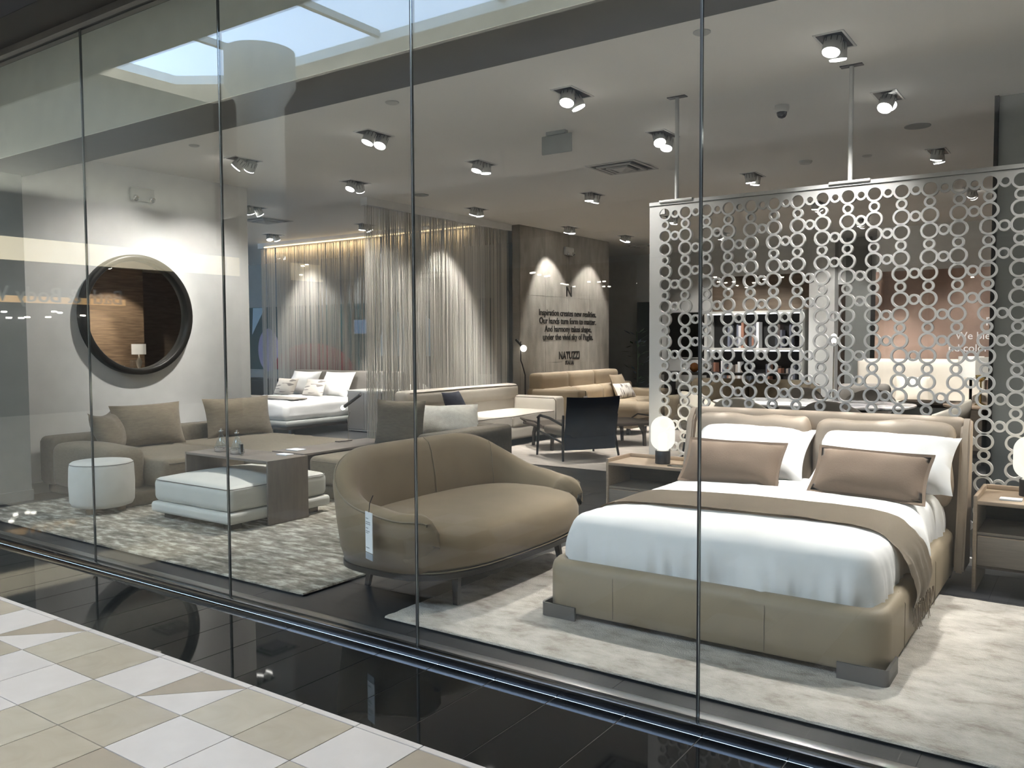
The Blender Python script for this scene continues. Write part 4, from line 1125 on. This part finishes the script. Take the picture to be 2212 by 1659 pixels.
for x, l in ((-11.95, 'left striped cushion on the far bed'), (-11.2, 'right striped cushion on the far bed')): cushion('striped_cushion', l, 'cushion', 'stripe_cush', .46, .34, .14, (x, 10.02, .57), .15, .55, 'striped cushions on the far bed', seed=x * 2, wr=.01)
cb = thing('cabinet', 'dark grey bedside cabinet between the far bed and the side curtain', 'cabinet', (-10.0, 10.34, 0))
box('body', 'wall_grey', cb, -.40, -.24, .02, .40, .24, .68, .004); box('top', 'plastic_white', cb, -.41, -.25, .68, .41, .25, .70); box('plinth', 'black', cb, -.38, -.2, 0, .38, .2, .02)
box('door', 'grey_metal', cb, -.385, -.252, .05, -.01, -.24, .66); box('door', 'grey_metal', cb, .01, -.252, .05, .385, -.24, .66)
gl_ = thing('globe_lamp', 'pale dome table lamp behind the side string curtain', 'lamp', (-9.2, 10.5, 0))
fin('stand', lathe(nb(), [(.14, 0), (.14, .02), (.02, .04), (.02, .62)], 20), 'grey_metal', gl_, smooth=True)
fin('dome_shade', lathe(nb(), [(.2, .60), (.19, .72), (.13, .80), (.04, .83)], 24), 'shade_white', gl_, smooth=True)

# teal mural in the gap
mu = thing('wall_mural', 'teal mural with lavender, red and white shapes behind the curtains', 'mural', (-14.5, 13.58, 0))
box('panel', 'teal', mu, -3.6, -.02, .85, 4.6, .02, 2.36)


def ell(name, m, cx_, cz, rx, rz, y, a0=0, a1=2 * PI):
    pts = [(cx_ + rx * math.cos(a0 + (a1 - a0) * k / 40), cz + rz * math.sin(a0 + (a1 - a0) * k / 40)) for k in range(40 if a1 - a0 > 6 else 41)]
    fin(name, prism(nb(), pts, y, y - .008, lambda u, v, w: (u, w, v)), m, mu)


ell('lavender_shape', 'lavender', -2.15, 1.32, .38, .52, -.021)
ell('red_shape', 'mural_red', -.6, .86, 1.35, .62, -.030, 0, PI)
fin('white_shape', prism(nb(), [(-2.7, 2.35), (-2.25, 2.35), (-2.75, 1.7)], -.021, -.03, lambda u, v, w: (u, w, v)), 'mural_blue', mu)
ell('blue_shape', 'mural_blue', 2.4, 1.2, .9, 1.0, -.021, PI * .0, PI)
sd = thing('sideboard', 'black sideboard under the teal mural', 'sideboard', (-16.6, 13.2, 0))
box('body', 'black', sd, -.9, -.2, .12, .9, .22, .62, .004); box('top', 'dark_metal', sd, -.92, -.22, .62, .92, .24, .65)
for x in (-.8, .8): box('foot', 'black', sd, x - .03, -.1, 0, x + .03, .1, .12)
for x in (-.45, .45): box('door', 'dark_metal', sd, x - .43, -.212, .14, x + .43, -.2, .6)

# ------------------------------------------------------------------ cream sofa, floor lamp, navy chair, coffee table, beige sofa
cs = thing('sofa', 'cream leather sofa with dark piping in front of the side curtain', 'sofa', (-7.4, 9.95, 0))
def cpad(n_, *a, **k): return pad(n_, 'sofa_cream', cs, *a, **k)
cpad('base', -.42, -1.38, .08, .48, 1.36, .27, r=.04)
cpad('backrest', -.52, -1.45, .1, -.28, 1.28, .64, r=.06, n=14); cpad('headrest', -.52, -1.43, .58, -.25, 1.26, .83, r=.07, n=16, wr=.004)
cpad('seat_cushion', -.32, -1.12, .26, .50, .0, .44, r=.05, n=16, dome=.025, wr=.005); cpad('seat_cushion', -.32, .0, .26, .50, 1.14, .44, r=.05, n=16, dome=.025, wr=.005)
for s in (-1, 1): cpad('arm', -.44, s * 1.28 - .14, .08, .50, s * 1.28 + .14, .64, r=.05, n=14)
fin('piping', tube(nb(), [(-.262, -1.36, .80), (-.262, 0, .815), (-.262, 1.2, .80)], .006, 6), 'piping', cs)
fin('piping', tube(nb(), [(.50, -1.1, .425), (.503, -.55, .43), (.50, -.02, .42), (.503, .5, .43), (.50, 1.1, .425)], .006, 6), 'piping', cs)
fin('piping', tube(nb(), [(-.25, 1.15, .62), (.46, 1.15, .62), (.495, 1.15, .58), (.497, 1.15, .12)], .006, 6), 'piping', cs)
for x in (-.35, .4):
    for y in (-1.25, 1.25): box('foot', 'black', cs, x - .03, y - .03, 0, x + .03, y + .03, .09)

fl_ = thing('floor_lamp', 'thin black floor lamp with a bare globe bulb by the slogan wall', 'lamp', (-7.72, 11.47, 0))
fin('base', lathe(nb(), [(.10, 0), (.10, .015), (.012, .02)], 24), 'black', fl_)
fin('pole', tube(nb(), [(0, 0, .015), (0, 0, .95), (-.055, 0, 1.12), (-.085, 0, 1.19), (-.085, 0, 1.5)], .011, 8), 'black', fl_)
fin('head', tube(nb(), [(-.18, 0, 1.53), (-.05, 0, 1.41)], .02, 12), 'black', fl_, smooth=True)
fin('bulb', lathe(nb(), [(.004, -.052), (.03, -.044), (.05, -.015), (.05, .015), (.03, .044), (.004, .052)], 20, (-.03, 0, 1.385)), 'bulb', fl_, smooth=True)

ch = thing('armchair', 'navy leather armchair seen from behind, with black wooden arms', 'armchair', (-5.27, 9.27, 0), math.atan2(.42, .67) * -1 + PI / 2 - .0)
# local frame: x to the chair's right seen from behind, +y the way it faces
ch.rotation_euler = (0, 0, math.atan2(.67, .42))
bm = nb(); G = []
for i in range(13):
    u = -1 + i / 6; row = []
    for j in range(15):
        v = j / 14; z = .30 + .50 * v; y = -.02 - .10 * v + .03 * (1 - u * u) * -1
        y += .004 * math.sin(v * 14) + noise.noise(Vector((u * 2, v * 4, 0))) * .012
        row.append(bm.verts.new((u * (.36 + .015 * v), y, z + .012 * u * u * v)))
    G.append(row)
for a, b in zip(G, G[1:]):
    for j in range(14): bm.faces.new([a[j], a[j + 1], b[j + 1], b[j]])
bmesh.ops.solidify(bm, geom=bm.faces[:], thickness=.05); fin('backrest', bm, 'blue_leather', ch, smooth=True, auto=60)
pad('back_apron', 'blue_leather', ch, -.36, -.03, .14, .36, 0, .34, .01, 10, 0, .006)
pad('seat', 'oak_grey', ch, -.34, .02, .30, .34, .66, .40, .04, 12, .02, .006)
for sx in (-1, 1):
    fin('back_leg', tube(nb(), [(sx * .38, -.03, .58), (sx * .37, .0, .3), (sx * .40, -.06, 0)], [.016, .02, .014], 8), 'black', ch)
    fin('front_leg', tube(nb(), [(sx * .42, .66, 0), (sx * .40, .66, .35), (sx * .40, .65, .52)], [.014, .022, .018], 8), 'black', ch)
    fin('armrest', tube(nb(), [(sx * .40, .68, .50), (sx * .40, .60, .535), (sx * .39, .35, .52), (sx * .38, .0, .46)], .018, 8), 'black', ch)
    fin('side_rail', tube(nb(), [(sx * .38, .0, .24), (sx * .40, .66, .33)], .014, 8), 'black', ch)
cf = thing('coffee_table', 'dark walnut coffee table beyond the navy armchair', 'table', (-5.98, 10.5, .012), math.atan2(1.25, .9))
pad('top', 'walnut', cf, -.85, -.42, .30, .85, .42, .345, .018, 10)
for sx in (-1, 1):
    for sy in (-1, 1): fin('leg', tube(nb(), [(sx * .66, sy * .33, .31), (sx * .70, sy * .35, .18), (sx * .71, sy * .35, 0)], [.045, .03, .026], 8), 'walnut', cf)
    fin('handle', tube(nb(), [(sx * .84, -.3, .34), (sx * .93, -.28, .40), (sx * .95, 0, .40), (sx * .93, .28, .40), (sx * .84, .3, .34)], .012, 8), 'walnut', cf)

be = thing('chaise_sofa', 'beige leather chaise sofa under the slogan wall', 'sofa', (-7.3, 13.0, 0))
def bp_(n_, x0, y0, z0, x1, y1, z1, **k): return pad(n_, 'sofa_beige', be, x0 + 7.3, y0 - 13, z0, x1 + 7.3, y1 - 13, z1, **k)
bp_('base', -7.78, 11.62, .10, -6.78, 14.95, .26, r=.03); bp_('backrest', -7.84, 11.66, .12, -7.52, 14.95, .72, r=.06)
for k in range(3):
    y0 = 11.70 + k * .91; bp_('headrest', -7.82, y0, .62, -7.55, y0 + .90, .97, r=.06, n=12, wr=.004, seed=k); bp_('back_cushion', -7.62, y0, .40, -7.36, y0 + .90, .72, r=.09, n=12, wr=.005, seed=k + 5)
bp_('arm', -7.70, 11.60, .10, -6.78, 11.90, .71, r=.05, n=12)
bp_('seat_cushion', -7.45, 12.7, .25, -6.72, 13.6, .46, r=.06, dome=.02, wr=.005); bp_('seat_cushion', -7.45, 13.6, .25, -6.72, 14.5, .46, r=.06, dome=.02, wr=.005)
bp_('chaise_base', -7.4, 11.96, .11, -6.02, 12.66, .26, r=.05, n=12); bp_('chaise', -7.45, 11.93, .26, -5.94, 12.70, .50, r=.09, n=18, dome=.02, wr=.006)
bp_('arm', -7.7, 14.5, .10, -6.72, 14.95, .60, r=.06)
for x in (-.35, .4):
    for y in (-1.25, 1.8): box('foot', 'black', be, x - .03, y - .03, 0, x + .03, y + .03, .11)
box('foot', 'black', be, 1.15, -1.0, 0, 1.2, -.95, .12); box('foot', 'black', be, 1.15, -.42, 0, 1.2, -.37, .12)
cushion('sofa_pillow', 'plain beige pillow on the far chaise sofa', 'pillow', 'sofa_beige', .5, .44, .15, (-7.25, 14.0, .47), PI / 2, .35, seed=31.)
cushion('sofa_pillow', 'white pillow with dark bars on the far chaise sofa', 'pillow', 'plaid', .58, .30, .14, (-7.02, 13.75, .47), PI / 2 - .1, .5, seed=33.)
pg2 = thing('price_tag', 'small white price tag hanging on the beige chaise sofa arm', 'tag', (-6.77, 11.78, 0), PI / 2)
box('card', 'paper', pg2, -.06, -.004, .44, .06, -.001, .62); box('printed_mark', 'print_black', pg2, -.025, -.006, .48, .025, -.003, .54); fin('cord', tube(nb(), [(0, -.002, .62), (0, -.002, .70)], .004, 6), 'print_black', pg2)


# ------------------------------------------------------------------ seen through the circle screen: dining set, shelves, far lounge
dt = thing('dining_table', 'long white marble dining table behind the circle screen', 'table', (-2.85, 10.35, 0))
bm = nb(); loft(bm, [[(x, y, z) for x, y in sup(1.15 - o, .62 - o, 3, 48)] for o, z in ((.03, .72), (0, .735), (0, .75), (.01, .755))]); fin('top', bm, 'marble', dt, smooth=True, auto=30)
for s in (-1, 1): fin('pedestal', lathe(nb(), [(.28, 0), (.26, .03), (.12, .1), (.14, .6), (.2, .72)], 28, (s * .55, 0, 0)), 'dark_metal', dt, smooth=True)


def tub_chair(label, loc, rz, m):
    t = thing('dining_chair', label, 'chair', loc, rz, 'tub chairs at the marble table')
    pad('seat', m, t, -.25, -.25, .40, .25, .25, .49, .05, 10, .01)
    bm = nb(); rings = []
    for i in range(25):
        a = -1.9 + 3.8 * i / 24; hgt = .62 + .24 * math.cos(a * .62) ** 2; c, s = math.sin(a), -math.cos(a)
        rings.append([(c * .26, s * .26, .42), (c * .31, s * .31, .6), (c * .33, s * .33, hgt - .02), (c * .31, s * .31, hgt), (c * .28, s * .28, hgt - .02), (c * .25, s * .25, .55)])
    loft(bm, rings); fin('backrest', bm, m, t, smooth=True, auto=60)
    for sx in (-1, 1):
        for sy in (-1, 1): fin('leg', tube(nb(), [(sx * .17, sy * .17, .41), (sx * .22, sy * .22, 0)], [.018, .011], 8), 'black', t)


tub_chair('cream tub chair at the left end of the marble table', (-4.05, 10.05, 0), -PI / 2, 'chair_cream'); tub_chair('cream tub chair on the near left of the marble table', (-3.35, 9.45, 0), 0, 'chair_cream')
tub_chair('grey tub chair on the near right of the marble table', (-2.35, 9.45, 0), 0, 'chair_grey'); tub_chair('cream tub chair at the right end of the marble table', (-1.45, 10.2, 0), PI / 2, 'chair_cream')
tub_chair('grey tub chair on the far right of the marble table', (-2.4, 11.3, 0), PI, 'chair_grey'); tub_chair('grey tub chair on the far left of the marble table', (-3.3, 11.35, 0), PI, 'chair_grey')
lo = thing('lounge_sofa', 'taupe sofa between the marble table and the lit shelves', 'sofa', (-4.8, 13.6, 0))
pad('base', 'taupe_dark', lo, -1.1, -.5, .06, 1.1, .45, .28, .04); pad('backrest', 'taupe', lo, -1.1, .25, .1, 1.1, .5, .80, .07)
for k in (-1, 1): pad('seat_cushion', 'taupe', lo, k * .5 - .49, -.5, .27, k * .5 + .49, .28, .46, .06, 12, .02, .004); pad('back_cushion', 'taupe', lo, k * .5 - .49, .1, .45, k * .5 + .49, .32, .86, .08, 12, 0, .006, 5, k)
for s in (-1, 1): pad('arm', 'taupe', lo, s * 1.1 - .12, -.5, .08, s * 1.1 + .12, .5, .58, .06)
# lit shelf unit
sh = thing('shelf_unit', 'white lit shelf unit with books on the wood-panelled wall', 'shelves', (-5.75, 16.86, 0))
for x in (-.97, .97): box('upright', 'plastic_white', sh, x - .03, -.2, .55, x + .03, .22, 2.10)
for z in (.55, 1.30, 2.04): box('shelf', 'plastic_white', sh, -.95, -.2, z, .95, .22, z + .045); box('shelf_light', 'shelf_light', sh, -.93, -.2, z - .022, .93, -.15, z - .002) if z > 1 else None
box('back_panel', 'dark_metal', sh, -.95, .2, .55, .95, .22, 2.08); box('plinth', 'walnut', sh, -.95, -.18, 0, .95, .2, .55)
ORD = ['first', 'second', 'third', 'fourth', 'fifth', 'sixth', 'seventh', 'eighth', 'ninth', 'tenth'] + ['%dth' % k for k in range(11, 40)]
BC = ['near-black', 'rust brown', 'light grey', 'slate blue', 'taupe', 'white', 'dark brown']; rnd = random.Random(11)
for z in (.596, 1.346):
    x = -.88; nbk = 0
    while x < .82:
        w = rnd.uniform(.03, .06); h = rnd.uniform(.34, .52); k = rnd.randrange(7)
        if rnd.random() < .16: x += rnd.uniform(.08, .2); continue
        o = box('book', 'book_%d' % k, None, -5.75 + x, 16.76, z, -5.75 + x + w - .003, 16.98, z + h)
        nbk += 1; tag(o, '%s book, %s from the left on the %s lit shelf' % (BC[k], ORD[nbk - 1], 'lower' if z < 1 else 'upper'), 'book', 'books on the %s lit shelf' % ('lower' if z < 1 else 'upper')); x += w
for (x, r, m, l) in ((-6.35, .09, 'amber', 'amber glass ball on the console behind the lounge sofa'), (-6.1, .10, 'chrome', 'chrome ball on the console behind the lounge sofa'), (-5.35, .09, 'black', 'black glass ball on the console behind the lounge sofa')):
    tag(fin('decor_ball', lathe(nb(), [(.01, 0)] + [(r * math.sin(a), r - r * math.cos(a)) for a in [.3 * k for k in range(1, 10)]] + [(.004, 2 * r)], 20), m, None, (x, 15.2, .90), smooth=True), l, 'ornament')
ck = thing('console_table', 'black console table behind the lounge sofa', 'table', (-5.75, 15.2, 0)); box('top', 'black', ck, -1.2, -.2, .86, 1.2, .2, .90)
for x in (-1.1, 1.1): box('leg', 'black', ck, x - .04, -.18, 0, x + .04, .18, .86)
# wall mirror with rounded corners on the far white wall
m2 = thing('wall_mirror', 'thin-framed wall mirror with rounded corners on the far white wall', 'mirror', (-7.35, 17.19, 1.62))
a_ = rr(.45, .5, .12, 8); b_ = rr(.432, .482, .11, 8)
bm = nb(); loft(bm, [[(x, y, z) for x, z in p] for p, y in ((a_, 0), (a_, -.03), (b_, -.03), (b_, -.008))], cap=False); fin('frame', bm, 'silver_trim', m2)
fin('mirror_glass', prism(nb(), b_, -.002, -.01, lambda u, v, w: (u, w, v)), 'mirror', m2)
sb2 = thing('low_cabinet', 'black and white low cabinet under the far wall mirror', 'cabinet', (-7.0, 16.4, 0)); box('body', 'black', sb2, -.6, -.22, .1, .6, .22, .86); box('drawer', 'plastic_white', sb2, -.5, -.232, .5, .5, -.22, .8); box('drawer', 'dark_metal', sb2, -.5, -.232, .14, .5, -.22, .47)
for x in (-.5, .5): box('foot', 'black', sb2, x - .03, -.15, 0, x + .03, .15, .1)
# plant in the dark doorway
pl = thing('potted_plant', 'leafy plant standing in the dark doorway by the slogan wall', 'plant', (-8.25, 16.6, 0)); fin('pot', lathe(nb(), [(.12, 0), (.17, .3), (.16, .3), (.14, .26)], 20), 'black', pl, smooth=True)
rnd = random.Random(4)
for k in range(46):
    a, r, z = rnd.uniform(0, 6.28), rnd.uniform(.03, .2), rnd.uniform(.35, 1.7); d = Vector((math.cos(a), math.sin(a), rnd.uniform(-.3, .7))).normalized(); x_, y_ = frame_to(d); p = Vector((r * math.cos(a), r * math.sin(a), z)); l = rnd.uniform(.14, .24)
    bm = nb(); v = [bm.verts.new(q) for q in (p, p + d * l * .5 + x_ * .035, p + d * l, p + d * l * .5 - x_ * .035, p + d * l * .5 + y_ * .008)]; bm.faces.new([v[0], v[1], v[4]]); bm.faces.new([v[1], v[2], v[4]]); bm.faces.new([v[2], v[3], v[4]]); bm.faces.new([v[3], v[0], v[4]])
    fin('leaf', bm, 'steel_blue' if k % 3 == 0 else 'leaf_green', pl)
fin('stem', tube(nb(), [(0, 0, .26), (.02, 0, 1.0), (-.02, .02, 1.7)], .01, 6), 'leaf_green', pl)
# far cream sofa and lamps by the cloud wall
f2 = thing('sofa', 'cream sofa in front of the cloud-patterned wall', 'sofa', (-2.45, 14.9, 0))
pad('base', 'sofa_cream', f2, -.95, -.45, .06, .95, .45, .3, .04); pad('backrest', 'sofa_cream', f2, -.95, .2, .2, .95, .48, 1.18, .07, 14)
for k in (-1, 1): pad('seat_cushion', 'sofa_cream', f2, k * .46 - .46, -.47, .3, k * .46 + .46, .3, .5, .06, 12, .02, .004)
for s in (-1, 1): pad('arm', 'sofa_cream', f2, s * .95 - .1, -.45, .08, s * .95 + .1, .45, .66, .06)
for x in (-.85, .85): box('foot', 'black', f2, x - .03, -.3, 0, x + .03, .3, .07)
cushion('sofa_pillow', 'cream pillow on the far cream sofa', 'pillow', 'sofa_cream', .5, .42, .14, (-2.5, 14.85, .5), 0, .3, seed=41., wr=.012)
for (x, y, l, sz) in ((-1.18, 13.2, 'white drum-shade lamp at the right end of the far lounge', 1.0), (-1.55, 13.9, 'small white drum-shade lamp beside the far cream sofa', .7)):
    t = thing('table_lamp', l, 'lamp', (x, y, 0)); fin('stand', lathe(nb(), [(.16, 0), (.16, .02), (.02, .04), (.02, .9), (.05, .95)], 20), 'black', t, smooth=True); fin('shade', lathe(nb(), [(.24 * sz, .95), (.24 * sz, 1.25), (.235 * sz, 1.25), (.235 * sz, .95)], 32, cap=False), 'shade_white', t, smooth=True)
sl = thing('side_unit', 'dark brown side unit with cubby holes below the far lamps', 'cabinet', (-1.65, 12.2, 0)); box('body', 'walnut', sl, -.5, -.2, .05, .8, .25, .66); box('top', 'oak_grey', sl, -.52, -.22, .66, .82, .27, .69); box('door', 'wall_grey', sl, -.48, -.212, .1, .1, -.2, .62); box('door', 'oak_grey', sl, .14, -.212, .1, .76, -.2, .62); box('plinth', 'black', sl, -.48, -.18, 0, .78, .2, .05)
wt_ = thing('round_table', 'round honey-coloured wood table behind the right end of the screen', 'table', (-1.05, 10.95, 0))
bm = nb(); loft(bm, [[(x, y, z) for x, y in sup(.45 - o, .45 - o, 2, 40)] for o, z in ((.02, .72), (0, .73), (0, .75))]); fin('top', bm, 'oak', wt_, smooth=True, auto=30); fin('pedestal', lathe(nb(), [(.3, 0), (.28, .02), (.05, .06), (.05, .72)], 24), 'black', wt_, smooth=True)
gc = thing('candle_holder', 'tall gold candle holder on the honey-coloured table', 'candle holder', (-1.12, 10.95, .75)); fin('foot', lathe(nb(), [(.06, 0), (.05, .01), (.012, .03), (.01, .26), (.02, .28)], 20), 'gold', gc, smooth=True); fin('cup', lathe(nb(), [(.02, .27), (.05, .30), (.055, .34), (.05, .34), (.02, .29)], 20), 'gold', gc, smooth=True)
gg = thing('glass_vase', 'clear ribbed glass vase on the honey-coloured table', 'vase', (-.92, 10.98, .75)); fin('body', lathe(nb(), [(.05, 0), (.09, .04), (.11, .12), (.10, .2), (.06, .25), (.05, .25), (.09, .19), (.10, .12), (.08, .05)], 24), 'clear_glass', gg, smooth=True); fin('liner', lathe(nb(), [(.03, .01), (.07, .05), (.07, .17), (.02, .2)], 16), 'chair_cream', gg, smooth=True)
fg = thing('floor_lamp', 'slim chrome floor lamp left of the far cream sofa', 'lamp', (-3.55, 14.2, 0)); fin('base', lathe(nb(), [(.12, 0), (.12, .015), (.01, .02)], 20), 'chrome', fg); fin('pole', tube(nb(), [(0, 0, .015), (0, 0, 1.5)], .01, 8), 'chrome', fg); fin('shade', lathe(nb(), [(.03, 1.45), (.05, 1.5), (.04, 1.58), (.01, 1.6)], 16), 'lens_side', fg, smooth=True)
ac = thing('armchair', 'dark grey armchair in front of the far cream sofa', 'armchair', (-2.7, 12.75, 0), .4); pad('seat', 'chair_grey', ac, -.36, -.36, .2, .36, .36, .44, .07, 12, .02); pad('backrest', 'chair_grey', ac, -.36, .22, .3, .36, .42, .86, .08, 12)
for s in (-1, 1): pad('arm', 'chair_grey', ac, s * .4 - .08, -.36, .12, s * .4 + .08, .4, .6, .05, 8)
for sx in (-1, 1):
    for sy in (-1, 1): box('leg', 'black', ac, sx * .3 - .02, sy * .3 - .02, 0, sx * .3 + .02, sy * .3 + .02, .2)
